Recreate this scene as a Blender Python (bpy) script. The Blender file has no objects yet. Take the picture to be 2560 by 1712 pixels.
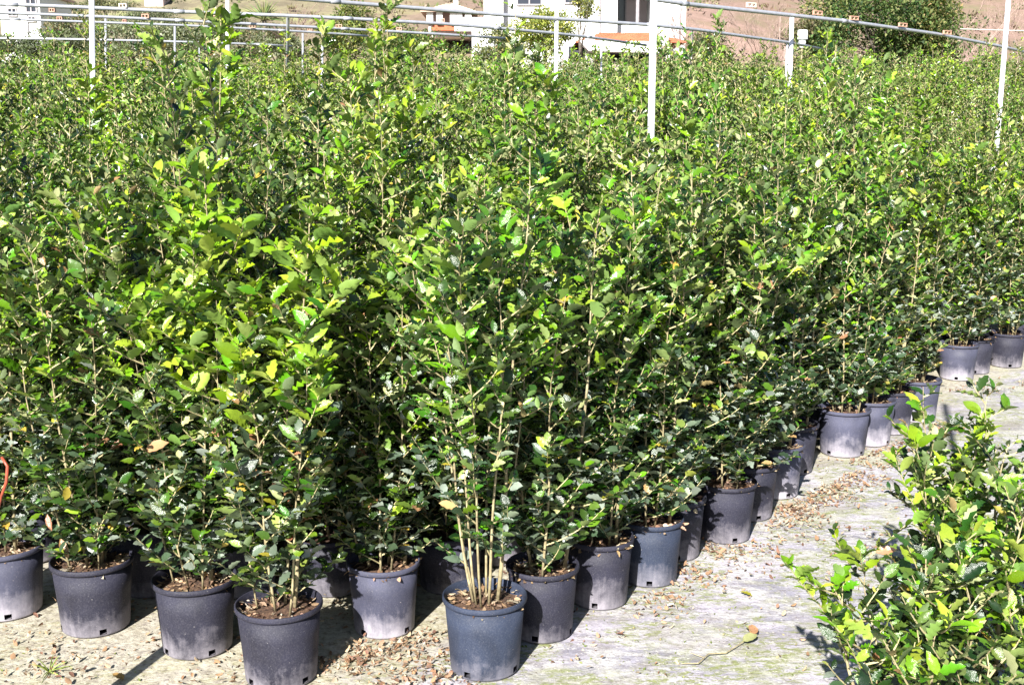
import bpy, math, random
import numpy as np
from mathutils import Vector, Matrix

R = math.radians
random.seed(7)
rng = np.random.default_rng(7)
scene = bpy.context.scene
col = scene.collection

# ------------------------------------------------------------------ camera
CAM_H, PITCH, LENS = 1.95, 10.5, 39.915
cd = bpy.data.cameras.new('camera')
cam = bpy.data.objects.new('camera', cd)
col.objects.link(cam)
cam.location = (0, 0, CAM_H)
cam.rotation_euler = (R(90 - PITCH), 0, 0)
cd.lens = LENS
cd.sensor_width = 36
cd.clip_start = 0.05
cd.clip_end = 3000
scene.camera = cam

# ------------------------------------------------------------------ light
SUN_EL = 32.0
SH = Vector((0.30, 0.954, 0)).normalized()          # the way shadows fall on the ground
world = bpy.data.worlds.new('World')
scene.world = world
world.use_nodes = True
wn = world.node_tree.nodes
wl = world.node_tree.links
wn.clear()
wo = wn.new('ShaderNodeOutputWorld')
bg = wn.new('ShaderNodeBackground')
sky = wn.new('ShaderNodeTexSky')
sky.sky_type = 'NISHITA'
sky.sun_disc = False
sky.sun_elevation = R(SUN_EL)
sky.sun_rotation = math.atan2(-SH.x, -SH.y)
sky.air_density = 1.0
sky.dust_density = 0.6
sky.ozone_density = 1.5
bg.inputs['Strength'].default_value = 0.05
wl.new(sky.outputs[0], bg.inputs[0])
wl.new(bg.outputs[0], wo.inputs[0])
sd = bpy.data.lights.new('sun', 'SUN')
sd.energy = 5.0
sd.angle = R(0.5)
sd.color = (1.0, 0.965, 0.90)
sun = bpy.data.objects.new('sun', sd)
col.objects.link(sun)
d = Vector((SH.x * math.cos(R(SUN_EL)), SH.y * math.cos(R(SUN_EL)), -math.sin(R(SUN_EL))))
sun.rotation_euler = d.to_track_quat('-Z', 'Y').to_euler()
sun.location = (-6, -18, 14)

vs = scene.view_settings
vs.view_transform = 'Standard'
vs.look = 'None'
vs.exposure = 1.5
vs.gamma = 1.0
vs.use_curve_mapping = False
scene.cycles.diffuse_bounces = 1

# ------------------------------------------------------------------ helpers
FPX = LENS / 36 * 2560


def at(px, py, dist):
    """world point seen at photo pixel px, py at ground distance dist"""
    a = (px - 1280) / FPX
    b = -(py - 856) / FPX
    th = R(PITCH)
    dy = math.cos(th) + b * math.sin(th)
    dz = -math.sin(th) + b * math.cos(th)
    t = dist / dy
    return Vector((t * a, dist, CAM_H + t * dz))


def ground_z(x, y):
    if y < 9.5:
        return 0.0
    z = float(np.interp(y, [9.5, 12, 14, 16, 22, 30, 42], [0.0, 0.22, 0.60, 0.88, 1.32, 1.85, 2.75]))
    if y > 42:
        z += 0.07 * (min(y, 75) - 42)
    if y > 75:
        q = y - 75
        z += 0.26 * q if q < 250 else 65 + 0.05 * (q - 250)
    return z


def tag(o, label=None, cat=None, group=None, kind=None):
    if label: o['label'] = label
    if cat: o['category'] = cat
    if group: o['group'] = group
    if kind: o['kind'] = kind
    return o


def link(name, me, parent=None, mat=None):
    o = bpy.data.objects.new(name, me)
    col.objects.link(o)
    if parent is not None:
        o.parent = parent
    if mat is not None and me is not None and not me.materials:
        me.materials.append(mat)
    return o


def empty(name, loc=(0, 0, 0), rz=0.0, s=1.0):
    o = bpy.data.objects.new(name, None)
    col.objects.link(o)
    o.location = loc
    o.rotation_euler = (0, 0, rz)
    o.scale = (s, s, s)
    o.empty_display_size = 0.1
    return o


class MB:
    """collects shapes, builds ONE mesh"""
    def __init__(self):
        self.v = []
        self.f = []

    def box(self, c, s, rz=0.0, taper=1.0):
        n = len(self.v)
        cz, sz = math.cos(rz), math.sin(rz)
        for k in (-1, 1):
            for j in (-1, 1):
                for i in (-1, 1):
                    t = taper if k > 0 else 1
                    x, y = i * s[0] / 2 * t, j * s[1] / 2 * t
                    self.v.append((c[0] + x * cz - y * sz, c[1] + x * sz + y * cz, c[2] + k * s[2] / 2))
        for q in ((0, 2, 3, 1), (4, 5, 7, 6), (0, 1, 5, 4), (2, 6, 7, 3), (0, 4, 6, 2), (1, 3, 7, 5)):
            self.f.append(tuple(n + a for a in q))
        return self

    def poly(self, pts, faces):
        n = len(self.v)
        self.v += [tuple(p) for p in pts]
        self.f += [tuple(n + a for a in q) for q in faces]
        return self

    def tube(self, pts, radii, seg=6, cap=True):
        pts = [Vector(p) for p in pts]
        if not hasattr(radii, '__len__'):
            radii = [radii] * len(pts)
        n0 = len(self.v)
        ref = Vector((0.31, 0.87, 0.1))
        for i, p in enumerate(pts):
            if i == 0: t = pts[1] - pts[0]
            elif i == len(pts) - 1: t = pts[-1] - pts[-2]
            else: t = pts[i + 1] - pts[i - 1]
            if t.length < 1e-9: t = Vector((0, 0, 1))
            t.normalize()
            u = t.cross(ref)
            if u.length < 0.05: u = t.cross(Vector((1, 0, 0)))
            u.normalize()
            w = t.cross(u)
            for k in range(seg):
                a = 2 * math.pi * k / seg
                q = p + (u * math.cos(a) + w * math.sin(a)) * radii[i]
                self.v.append((q.x, q.y, q.z))
        for i in range(len(pts) - 1):
            for k in range(seg):
                a = n0 + i * seg + k
                b = n0 + i * seg + (k + 1) % seg
                self.f.append((a, b, b + seg, a + seg))
        if cap:
            self.f.append(tuple(n0 + k for k in range(seg))[::-1])
            self.f.append(tuple(n0 + (len(pts) - 1) * seg + k for k in range(seg)))
        return self

    def mesh(self, name, mat=None, smooth=False):
        me = bpy.data.meshes.new(name)
        me.from_pydata(self.v, [], self.f)
        if smooth:
            me.polygons.foreach_set('use_smooth', [True] * len(me.polygons))
        if mat: me.materials.append(mat)
        me.update()
        return me

    def build(self, name, mat=None, parent=None, smooth=False):
        return link(name, self.mesh(name, mat, smooth), parent)


# ------------------------------------------------------------------ materials
def mat_new(name):
    m = bpy.data.materials.new(name)
    m.use_nodes = True
    n, l = m.node_tree.nodes, m.node_tree.links
    b = n['Principled BSDF']
    return m, n, l, b


def noise(n, l, scale, detail=6, rough=0.6, vec=None, dist=0.0):
    t = n.new('ShaderNodeTexNoise')
    t.inputs['Scale'].default_value = scale
    t.inputs['Detail'].default_value = detail
    t.inputs['Roughness'].default_value = rough
    t.inputs['Distortion'].default_value = dist
    if vec is not None: l.new(vec, t.inputs['Vector'])
    return t.outputs['Fac']


def ramp(n, l, fac, stops):
    r = n.new('ShaderNodeValToRGB')
    e = r.color_ramp.elements
    while len(e) < len(stops): e.new(0.5)
    for k, (p, c) in enumerate(stops):
        e[k].position = p
        e[k].color = (*c, 1) if len(c) == 3 else c
    l.new(fac, r.inputs[0])
    return r.outputs[0]


def mix(n, l, fac, a, b, mode='MIX'):
    m = n.new('ShaderNodeMix')
    m.data_type = 'RGBA'
    m.blend_type = mode
    if hasattr(fac, 'links') or hasattr(fac, 'is_output'): l.new(fac, m.inputs['Factor'])
    else: m.inputs['Factor'].default_value = fac
    for s, v in ((m.inputs[6], a), (m.inputs[7], b)):
        if hasattr(v, 'is_output'): l.new(v, s)
        else: s.default_value = (*v, 1)
    return m.outputs[2]


def math_n(n, l, op, a, b=None, clamp=False):
    m = n.new('ShaderNodeMath')
    m.operation = op
    m.use_clamp = clamp
    for s, v in ((m.inputs[0], a), (m.inputs[1], b)):
        if v is None: continue
        if hasattr(v, 'is_output'): l.new(v, s)
        else: s.default_value = v
    return m.outputs[0]


def bump(n, l, b, h, strength, dist=0.01):
    bp = n.new('ShaderNodeBump')
    bp.inputs['Strength'].default_value = strength
    bp.inputs['Distance'].default_value = dist
    l.new(h, bp.inputs['Height'])
    l.new(bp.outputs[0], b.inputs['Normal'])


def leaf_material(name, rough=0.25, trans=0.12, under=(0.24, 0.32, 0.11), under_f=0.30, spec=0.7):
    m, n, l, b = mat_new(name)
    a = n.new('ShaderNodeAttribute')
    a.attribute_name = 'leafcol'
    oi = n.new('ShaderNodeObjectInfo')
    hs = n.new('ShaderNodeHueSaturation')
    l.new(a.outputs['Color'], hs.inputs['Color'])
    hm = n.new('ShaderNodeMapRange'); l.new(oi.outputs['Random'], hm.inputs[0])
    hm.inputs[3].default_value = 0.475; hm.inputs[4].default_value = 0.52
    l.new(hm.outputs[0], hs.inputs['Hue'])
    vm = n.new('ShaderNodeMapRange')
    l.new(math_n(n, l, 'FRACT', math_n(n, l, 'MULTIPLY', oi.outputs['Random'], 17.3)), vm.inputs[0])
    vm.inputs[3].default_value = 0.62; vm.inputs[4].default_value = 1.25
    l.new(vm.outputs[0], hs.inputs['Value'])

    class _A: outputs = {'Color': hs.outputs[0]}
    a = _A
    geo = n.new('ShaderNodeNewGeometry')
    tc = n.new('ShaderNodeTexCoord')
    sp = noise(n, l, 38, 3, 0.6, tc.outputs['Object'])
    c = mix(n, l, 0.5, a.outputs['Color'], ramp(n, l, sp, [(0.3, (0.45, 0.45, 0.45)), (0.7, (1.0, 1.0, 1.0))]), 'MULTIPLY')
    cu = mix(n, l, under_f, a.outputs['Color'], under)
    c2 = mix(n, l, geo.outputs['Backfacing'], c, cu)
    l.new(c2, b.inputs['Base Color'])
    r = math_n(n, l, 'MULTIPLY_ADD', geo.outputs['Backfacing'], 0.4)
    r.node.inputs[2].default_value = rough
    l.new(r, b.inputs['Roughness'])
    b.inputs['Specular IOR Level'].default_value = spec
    bump(n, l, b, noise(n, l, 90, 2, 0.5, tc.outputs['Object']), 0.25, 0.004)
    tr = n.new('ShaderNodeBsdfTranslucent')
    l.new(mix(n, l, 1.0, a.outputs['Color'], (1.5, 1.7, 0.5), 'MULTIPLY'), tr.inputs['Color'])
    mx = n.new('ShaderNodeMixShader')
    mx.inputs[0].default_value = trans
    l.new(b.outputs[0], mx.inputs[1])
    l.new(tr.outputs[0], mx.inputs[2])
    l.new(mx.outputs[0], n['Material Output'].inputs[0])
    return m


M = {}
M['leaf'] = leaf_material('evergreen_leaf')
M['tree_leaf'] = leaf_material('tree_leaf', rough=0.6, trans=0.2, under_f=0.3, spec=0.3)
M['dry_leaf'] = leaf_material('dry_leaf', rough=0.7, trans=0.1, under=(0.36, 0.24, 0.13), under_f=0.4, spec=0.25)


def bark_material(name, c1, c2, c3):
    m, n, l, b = mat_new(name)
    tc = n.new('ShaderNodeTexCoord')
    f = noise(n, l, 22, 5, 0.65, tc.outputs['Object'])
    l.new(ramp(n, l, f, [(0.25, c1), (0.5, c2), (0.75, c3)]), b.inputs['Base Color'])
    b.inputs['Roughness'].default_value = 0.75
    bump(n, l, b, noise(n, l, 120, 4, 0.6, tc.outputs['Object']), 0.5, 0.003)
    return m


M['bark'] = bark_material('young_bark', (0.13, 0.10, 0.055), (0.30, 0.25, 0.14), (0.48, 0.41, 0.24))
M['twig'] = bark_material('green_twig', (0.20, 0.15, 0.08), (0.36, 0.31, 0.16), (0.52, 0.46, 0.26))
M['trunk'] = bark_material('tree_bark', (0.05, 0.04, 0.03), (0.12, 0.10, 0.08), (0.22, 0.19, 0.16))
M['bare'] = bark_material('bare_branch', (0.16, 0.11, 0.09), (0.27, 0.19, 0.16), (0.38, 0.29, 0.25))


def pot_material(name, base, dust_lo, dust_amt):
    m, n, l, b = mat_new(name)
    tc = n.new('ShaderNodeTexCoord')
    oi = n.new('ShaderNodeObjectInfo')
    va = n.new('ShaderNodeVectorMath')
    va.operation = 'ADD'
    l.new(tc.outputs['Object'], va.inputs[0])
    cx = n.new('ShaderNodeCombineXYZ')
    for k in range(3):
        l.new(math_n(n, l, 'MULTIPLY', oi.outputs['Random'], 37.0 + 11 * k), cx.inputs[k])
    l.new(cx.outputs[0], va.inputs[1])
    P = va.outputs[0]
    sep = n.new('ShaderNodeSeparateXYZ')
    l.new(tc.outputs['Object'], sep.inputs[0])
    big = noise(n, l, 7, 5, 0.6, P, 0.4)
    fine = noise(n, l, 170, 6, 0.85, P)
    mp = n.new('ShaderNodeMapping')
    mp.inputs['Scale'].default_value = (60, 60, 5)
    l.new(P, mp.inputs['Vector'])
    streak = noise(n, l, 1.0, 4, 0.6, mp.outputs[0])
    c = ramp(n, l, big, [(0.3, tuple(v * 0.75 for v in base)), (0.7, tuple(v * 1.35 for v in base))])
    # lime scale: rises from the foot of the pot with a ragged edge
    h = math_n(n, l, 'DIVIDE', sep.outputs['Z'], 0.29)
    lvl = math_n(n, l, 'SUBTRACT', math_n(n, l, 'MULTIPLY_ADD', big, 0.9), h)
    lvl.node.inputs[0].links[0].from_node.inputs[2].default_value = dust_lo - 0.45
    st = math_n(n, l, 'MULTIPLY_ADD', streak, 0.28)
    st.node.inputs[2].default_value = -0.14
    lvl = math_n(n, l, 'ADD', lvl, math_n(n, l, 'MULTIPLY', math_n(n, l, 'SUBTRACT', noise(n, l, 30, 7, 0.8, P, 0.3), 0.5), 0.45))
    lvl = math_n(n, l, 'ADD', lvl, st)
    lvl = math_n(n, l, 'ADD', lvl, math_n(n, l, 'MULTIPLY', math_n(n, l, 'SUBTRACT', oi.outputs['Random'], 0.5), 0.22))
    f1 = ramp(n, l, lvl, [(0.0, (0, 0, 0)), (0.30, (dust_amt * 0.4,) * 3), (0.62, (dust_amt,) * 3)])
    c = mix(n, l, f1, c, (0.52, 0.48, 0.53))
    f2 = ramp(n, l, fine, [(0.48, (0, 0, 0)), (0.80, (0.17,) * 3)])
    c = mix(n, l, f2, c, (0.42, 0.40, 0.44))
    f3 = ramp(n, l, noise(n, l, 160, 2, 0.5, P), [(0.72, (0, 0, 0)), (0.80, (0.45,) * 3)])
    c = mix(n, l, f3, c, (0.62, 0.58, 0.55))
    l.new(c, b.inputs['Base Color'])
    pass
    l.new(c, b.inputs['Base Color'])
    l.new(ramp(n, l, big, [(0.3, (0.5,) * 3), (0.7, (0.8,) * 3)]), b.inputs['Roughness'])
    b.inputs['Specular IOR Level'].default_value = 0.3
    bump(n, l, b, fine, 0.35, 0.004)
    return m


M['pot'] = pot_material('black_pot_plastic', (0.016, 0.016, 0.029), 0.34, 0.65)
M['pot_blue'] = pot_material('blue_grey_pot_plastic', (0.020, 0.028, 0.052), 0.28, 0.55)
M['pot_pale'] = pot_material('weathered_pot_plastic', (0.046, 0.048, 0.078), 0.46, 0.88)

m, n, l, b = mat_new('potting_soil')
tc = n.new('ShaderNodeTexCoord')
f = noise(n, l, 60, 6, 0.8, tc.outputs['Object'])
l.new(ramp(n, l, f, [(0.35, (0.035, 0.02, 0.015)), (0.55, (0.16, 0.085, 0.05)), (0.72, (0.42, 0.28, 0.17))]), b.inputs['Base Color'])
b.inputs['Roughness'].default_value = 0.95
bump(n, l, b, f, 1.0, 0.02)
M['soil'] = m


def ground_material():
    m, n, l, b = mat_new('ground_cover_cloth')
    geo = n.new('ShaderNodeNewGeometry')
    P = geo.outputs['Position']
    sep = n.new('ShaderNodeSeparateXYZ')
    l.new(P, sep.inputs[0])
    mp = n.new('ShaderNodeMapping')
    mp.inputs['Rotation'].default_value = (0, 0, R(-18))
    mp.inputs['Scale'].default_value = (1.0, 2.1, 1)
    l.new(P, mp.inputs['Vector'])
    S = mp.outputs[0]
    n1 = noise(n, l, 1.7, 8, 0.68, S, 0.5)
    n2 = noise(n, l, 5.0, 8, 0.72, S, 0.3)
    n3 = noise(n, l, 2.2, 7, 0.7, P, 0.6)
    n4 = noise(n, l, 60, 4, 0.75, P)
    c = ramp(n, l, n1, [(0.32, (0.17, 0.16, 0.21)), (0.45, (0.31, 0.30, 0.36)), (0.55, (0.46, 0.43, 0.51)), (0.70, (0.58, 0.55, 0.62))])
    c = mix(n, l, ramp(n, l, n2, [(0.46, (0, 0, 0)), (0.56, (0.85,) * 3)]), c, (0.52, 0.51, 0.51))
    c = mix(n, l, ramp(n, l, noise(n, l, 13.0, 8, 0.8, S, 0.2), [(0.51, (0, 0, 0)), (0.60, (0.75,) * 3)]), c, (0.19, 0.17, 0.185))
    # algae and moss
    c = mix(n, l, ramp(n, l, n3, [(0.49, (0, 0, 0)), (0.60, (0.50,) * 3)]), c, (0.38, 0.39, 0.21))
    g2 = math_n(n, l, 'MULTIPLY', ramp(n, l, noise(n, l, 16, 8, 0.8, S), [(0.48, (0, 0, 0)), (0.54, (1,) * 3)]), 0.9)
    c = mix(n, l, math_n(n, l, 'MULTIPLY', g2, ramp(n, l, noise(n, l, 3.1, 6, 0.7, P, 0.8), [(0.45, (0, 0, 0)), (0.53, (1,) * 3)])), c, (0.22, 0.25, 0.07))
    c = mix(n, l, ramp(n, l, n4, [(0.56, (0, 0, 0)), (0.66, (0.8,) * 3)]), c, (0.14, 0.11, 0.09))
    c = mix(n, l, ramp(n, l, noise(n, l, 48, 4, 0.75, P), [(0.57, (0, 0, 0)), (0.66, (0.8,) * 3)]), c, (0.74, 0.70, 0.64))
    # woven threads, seam and trodden dirt
    wv = n.new('ShaderNodeTexWave'); wv.inputs['Scale'].default_value = 26; wv.inputs['Distortion'].default_value = 1.5
    wv.inputs['Detail'].default_value = 2
    mw = n.new('ShaderNodeMapping'); mw.inputs['Rotation'].default_value = (0, 0, R(72)); l.new(P, mw.inputs['Vector']); l.new(mw.outputs[0], wv.inputs['Vector'])
    c = mix(n, l, math_n(n, l, 'MULTIPLY', wv.outputs['Fac'], 0.22), c, (0.20, 0.18, 0.20))
    c = mix(n, l, ramp(n, l, noise(n, l, 0.9, 9, 0.8, S, 1.2), [(0.50, (0, 0, 0)), (0.62, (0.55,) * 3)]), c, (0.22, 0.19, 0.19))
    # bare earth and dead leaves trodden in between the pots of the block
    side = math_n(n, l, 'MULTIPLY_ADD', sep.outputs['X'], -1.19)
    side.node.inputs[2].default_value = -4.05
    side = math_n(n, l, 'ADD', side, sep.outputs['Y'])
    side = math_n(n, l, 'ADD', side, math_n(n, l, 'MULTIPLY', n3, 0.9))
    fs = ramp(n, l, side, [(0.50, (0, 0, 0)), (1.0, (0.75,) * 3)])
    c = mix(n, l, fs, c, ramp(n, l, noise(n, l, 30, 6, 0.8, P), [(0.36, (0.11, 0.08, 0.055)), (0.46, (0.34, 0.30, 0.21)), (0.60, (0.54, 0.51, 0.40))]))
    # beyond the nursery: dry grass and red brown scrub
    far = ramp(n, l, math_n(n, l, 'DIVIDE', sep.outputs['Y'], 100.0), [(0.34, (0, 0, 0)), (0.40, (1,) * 3)])
    hill = ramp(n, l, noise(n, l, 0.09, 9, 0.75, P, 0.5), [(0.34, (0.16, 0.18, 0.08)), (0.45, (0.22, 0.16, 0.11)), (0.54, (0.26, 0.17, 0.14)), (0.66, (0.33, 0.22, 0.18))])
    green = ramp(n, l, noise(n, l, 0.25, 9, 0.75, P, 0.5), [(0.38, (0.14, 0.12, 0.08)), (0.50, (0.22, 0.19, 0.12)), (0.60, (0.27, 0.29, 0.12)), (0.72, (0.30, 0.24, 0.17))])
    lf = ramp(n, l, math_n(n, l, 'MULTIPLY_ADD', sep.outputs['X'], 0.02), [(0.20, (1,) * 3), (0.55, (0, 0, 0))])
    lf.node.inputs[0].links[0].from_node.inputs[2].default_value = 0.55
    hc = mix(n, l, lf, hill, green)
    hc = mix(n, l, ramp(n, l, noise(n, l, 1.6, 8, 0.8, P), [(0.45, (0, 0, 0)), (0.65, (0.6,) * 3)]), hc, (0.14, 0.11, 0.075))
    c = mix(n, l, far, c, hc)
    l.new(c, b.inputs['Base Color'])
    b.inputs['Roughness'].default_value = 0.8
    b.inputs['Specular IOR Level'].default_value = 0.25
    hh = math_n(n, l, 'ADD', n2, math_n(n, l, 'MULTIPLY', n4, 0.5))
    bump(n, l, b, hh, 0.55, 0.02)
    return m


M['ground'] = ground_material()


def simple(name, c, rough=0.6, metal=0.0, var=0.25, scale=8, bmp=0.15, spec=0.5):
    m, n, l, b = mat_new(name)
    tc = n.new('ShaderNodeTexCoord')
    f = noise(n, l, scale, 6, 0.65, tc.outputs['Object'])
    l.new(ramp(n, l, f, [(0.3, tuple(v * (1 - var) for v in c)), (0.7, tuple(min(v * (1 + var * 0.5), 0.92) for v in c))]), b.inputs['Base Color'])
    b.inputs['Roughness'].default_value = rough
    b.inputs['Metallic'].default_value = metal
    b.inputs['Specular IOR Level'].default_value = spec
    if bmp: bump(n, l, b, f, bmp, 0.01)
    return m


M['galv'] = simple('galvanised_steel', (0.42, 0.43, 0.48), 0.42, 0.35, 0.2, 14)
M['whitepost'] = simple('pale_galvanised_post', (0.74, 0.73, 0.80), 0.45, 0.1, 0.15, 10)
M['clip'] = simple('terracotta_clip', (0.50, 0.29, 0.21), 0.6, 0, 0.3, 30)
M['clip_pale'] = simple('sun_bleached_clip', (0.72, 0.60, 0.52), 0.6, 0, 0.2, 30)
M['render'] = simple('white_render', (0.80, 0.80, 0.79), 0.85, 0, 0.06, 1.5)
M['render_shade'] = simple('shaded_grey_pink_render', (0.50, 0.43, 0.44), 0.85, 0, 0.1, 2)  # render with the balcony recess's shade put into its colour; pillars share it
M['pinkwall'] = simple('pink_render', (0.62, 0.48, 0.46), 0.85, 0, 0.1, 2)
M['glass'] = simple('dark_glass', (0.03, 0.035, 0.05), 0.12, 0, 0.1, 3, 0)
M['frame'] = simple('grey_frame', (0.30, 0.28, 0.30), 0.6)
M['tile'] = simple('terracotta_tile', (0.46, 0.13, 0.06), 0.8, 0, 0.4, 3)
M['tile_pale'] = simple('weathered_pink_tile', (0.58, 0.40, 0.32), 0.85, 0, 0.25, 2)
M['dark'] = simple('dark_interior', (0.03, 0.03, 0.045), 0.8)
M['plastic_w'] = simple('white_plastic', (0.80, 0.82, 0.82), 0.4, 0, 0.05)
M['hose'] = simple('red_rubber', (0.30, 0.06, 0.03), 0.45, 0, 0.3, 30)
M['wire'] = simple('wire', (0.55, 0.56, 0.52), 0.5, 0.4)

# ------------------------------------------------------------------ terrain
xs = sorted(set(list(np.linspace(-12, 16, 57)) + list(np.linspace(-60, 60, 61)) + list(np.linspace(-900, 900, 37))))
ys = sorted(set(list(np.linspace(-4, 12, 33)) + list(np.linspace(12, 80, 69)) + list(np.linspace(80, 400, 65)) + [-900, -400, -100, -30, -10, 500, 650, 800, 1000]))
mb = MB()
for y in ys:
    for x in xs:
        z = ground_z(x, y)
        if y > 80:
            z += 1.6 * math.sin(x * 0.05 + y * 0.021) + 0.9 * math.sin(x * 0.13 - y * 0.07)
            z += 0.00012 * abs(x) * (y - 80)
        mb.v.append((x, y, z))
W = len(xs)
for j in range(len(ys) - 1):
    for i in range(W - 1):
        a = j * W + i
        mb.f.append((a, a + 1, a + 1 + W, a + W))
tag(mb.build('ground', M['ground'], smooth=True), kind='structure')

# ------------------------------------------------------------------ leaves
def leaf_template(kind):
    """y runs along the leaf, x across, z up. returns verts, tris"""
    if kind == 0:      # toothed, wavy
        T = [0.0, 0.13, 0.25, 0.37, 0.49, 0.61, 0.73, 0.86]
        Wd = [0.015, 0.12, 0.155, 0.215, 0.195, 0.215, 0.145, 0.095]
        fold, curl, wave = 0.35, 0.22, 0.045
    elif kind == 1:    # rounder, slightly toothed
        T = [0.0, 0.12, 0.26, 0.40, 0.54, 0.68, 0.82]
        Wd = [0.015, 0.19, 0.275, 0.285, 0.300, 0.230, 0.160]
        fold, curl, wave = 0.25, 0.12, 0.035
    elif kind == 2:    # long, lance shaped
        T = [0.0, 0.15, 0.30, 0.45, 0.60, 0.75, 0.88]
        Wd = [0.015, 0.10, 0.155, 0.165, 0.165, 0.11, 0.06]
        fold, curl, wave = 0.5, 0.3, 0.02
    elif kind == 3:    # strongly curled holly-like
        T = [0.0, 0.14, 0.24, 0.38, 0.48, 0.62, 0.72, 0.86]
        Wd = [0.015, 0.19, 0.17, 0.265, 0.20, 0.25, 0.14, 0.11]
        fold, curl, wave = 0.15, 0.35, 0.08
    else:              # light version for the mass
        T = [0.0, 0.30, 0.52, 0.76]
        Wd = [0.01, 0.19, 0.23, 0.14]
        fold, curl, wave = 0.3, 0.22, 0.03
    V, F = [], []
    mid, L, Rr = [], [], []
    for i, (t, w) in enumerate(zip(T, Wd)):
        zc = -curl * t * t + 0.10 * t
        mid.append(len(V)); V.append((0, t, zc))
        zz = zc + fold * w + (wave if i % 2 else -wave * 0.5)
        zz2 = zc + fold * w + (-wave * 0.3 if i % 2 else wave)
        L.append(len(V)); V.append((-w, t + (0.03 if i % 2 else 0), zz))
        Rr.append(len(V)); V.append((w, t + (0.03 if i % 2 else 0), zz2))
    tip = len(V)
    V.append((0, 1.0, -curl + 0.10))
    for i in range(len(T) - 1):
        F += [(mid[i], mid[i + 1], L[i + 1]), (mid[i], L[i + 1], L[i]),
              (mid[i], Rr[i], Rr[i + 1]), (mid[i], Rr[i + 1], mid[i + 1])]
    F += [(mid[-1], tip, L[-1]), (mid[-1], Rr[-1], tip)]
    return np.array(V, float), np.array(F, int)


TPL = [leaf_template(k) for k in range(5)]
QUAD = (np.array([(-0.3, 0.35, 0.08), (0, 0, 0), (0.3, 0.35, 0.08), (0, 1, -0.1)], float), np.array([(0, 1, 3), (1, 2, 3)], int))


def frames(dirs, ups):
    """orthonormal frames (x,y,z columns): y along dir, z near up"""
    y = dirs / np.linalg.norm(dirs, axis=1, keepdims=True)
    x = np.cross(y, ups)
    x /= np.maximum(np.linalg.norm(x, axis=1, keepdims=True), 1e-6)
    z = np.cross(x, y)
    return np.stack([x, y, z], axis=2)     # n,3,3


def leaf_mesh(name, pos, frm, size, cols, tpl, mat, tpl_idx=None, vnoise=0.0):
    """joined leaves; one mesh. tpl: list of templates, tpl_idx picks"""
    Vs, Fs, Cs = [], [], []
    base = 0
    if tpl_idx is None: tpl_idx = np.zeros(len(pos), int)
    for k, (tv, tf) in enumerate(tpl):
        sel = np.where(tpl_idx == k)[0]
        if len(sel) == 0: continue
        v = np.einsum('nij,mj->nmi', frm[sel], tv) * size[sel][:, None, None] + pos[sel][:, None, :]
        nv = tv.shape[0]
        f = tf[None] + (np.arange(len(sel)) * nv)[:, None, None] + base
        Vs.append(v.reshape(-1, 3)); Fs.append(f.reshape(-1, 3))
        Cs.append(np.repeat(cols[sel], nv, axis=0))
        base += len(sel) * nv
    V = np.concatenate(Vs); F = np.concatenate(Fs); C = np.concatenate(Cs)
    me = bpy.data.meshes.new(name)
    me.vertices.add(len(V)); me.vertices.foreach_set('co', V.astype(np.float32).ravel())
    me.loops.add(F.size); me.loops.foreach_set('vertex_index', F.astype(np.int32).ravel())
    me.polygons.add(len(F))
    me.polygons.foreach_set('loop_start', (np.arange(len(F)) * 3).astype(np.int32))
    at_ = me.attributes.new('leafcol', 'FLOAT_COLOR', 'POINT')
    at_.data.foreach_set('color', np.concatenate([C, np.ones((len(C), 1))], 1).astype(np.float32).ravel())
    me.materials.append(mat)
    me.update(calc_edges=True)
    return me


# colour families; a small palette so that single leaves can share mesh data
PAL = {
    'dusty_glint': [(0.055, 0.092, 0.050), (0.105, 0.145, 0.098), (0.034, 0.064, 0.028), (0.230, 0.270, 0.225)],  # dust greys of low leaves; palest tone also paints in whitish glints
    'dark': [(0.010, 0.028, 0.006), (0.022, 0.056, 0.009), (0.036, 0.080, 0.015)],
    'mid': [(0.052, 0.140, 0.010), (0.090, 0.190, 0.013), (0.110, 0.190, 0.032)],
    'fresh': [(0.115, 0.270, 0.008), (0.190, 0.350, 0.012), (0.280, 0.400, 0.035)],
    'yellow': [(0.420, 0.430, 0.040), (0.500, 0.380, 0.060)],
    'brown': [(0.330, 0.180, 0.080), (0.450, 0.270, 0.130)],
    'pale': [(0.260, 0.345, 0.085), (0.400, 0.430, 0.200), (0.170, 0.250, 0.050)],
}
PAL_LIST = [c for k in PAL for c in PAL[k]]
PAL_IDX = {}
_i = 0
for k in PAL:
    PAL_IDX[k] = list(range(_i, _i + len(PAL[k])))
    _i += len(PAL[k])
PAL_ARR = np.array(PAL_LIST)

LEAFDATA = {}


def leaf_data(tpl, ci):
    if (tpl, ci) not in LEAFDATA:
        tv, tf = TPL[tpl]
        LEAFDATA[(tpl, ci)] = leaf_mesh('leaf', np.zeros((1, 3)), np.eye(3)[None], np.ones(1), PAL_ARR[ci:ci + 1], [(tv, tf)], M['leaf'])
    return LEAFDATA[(tpl, ci)]


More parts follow.
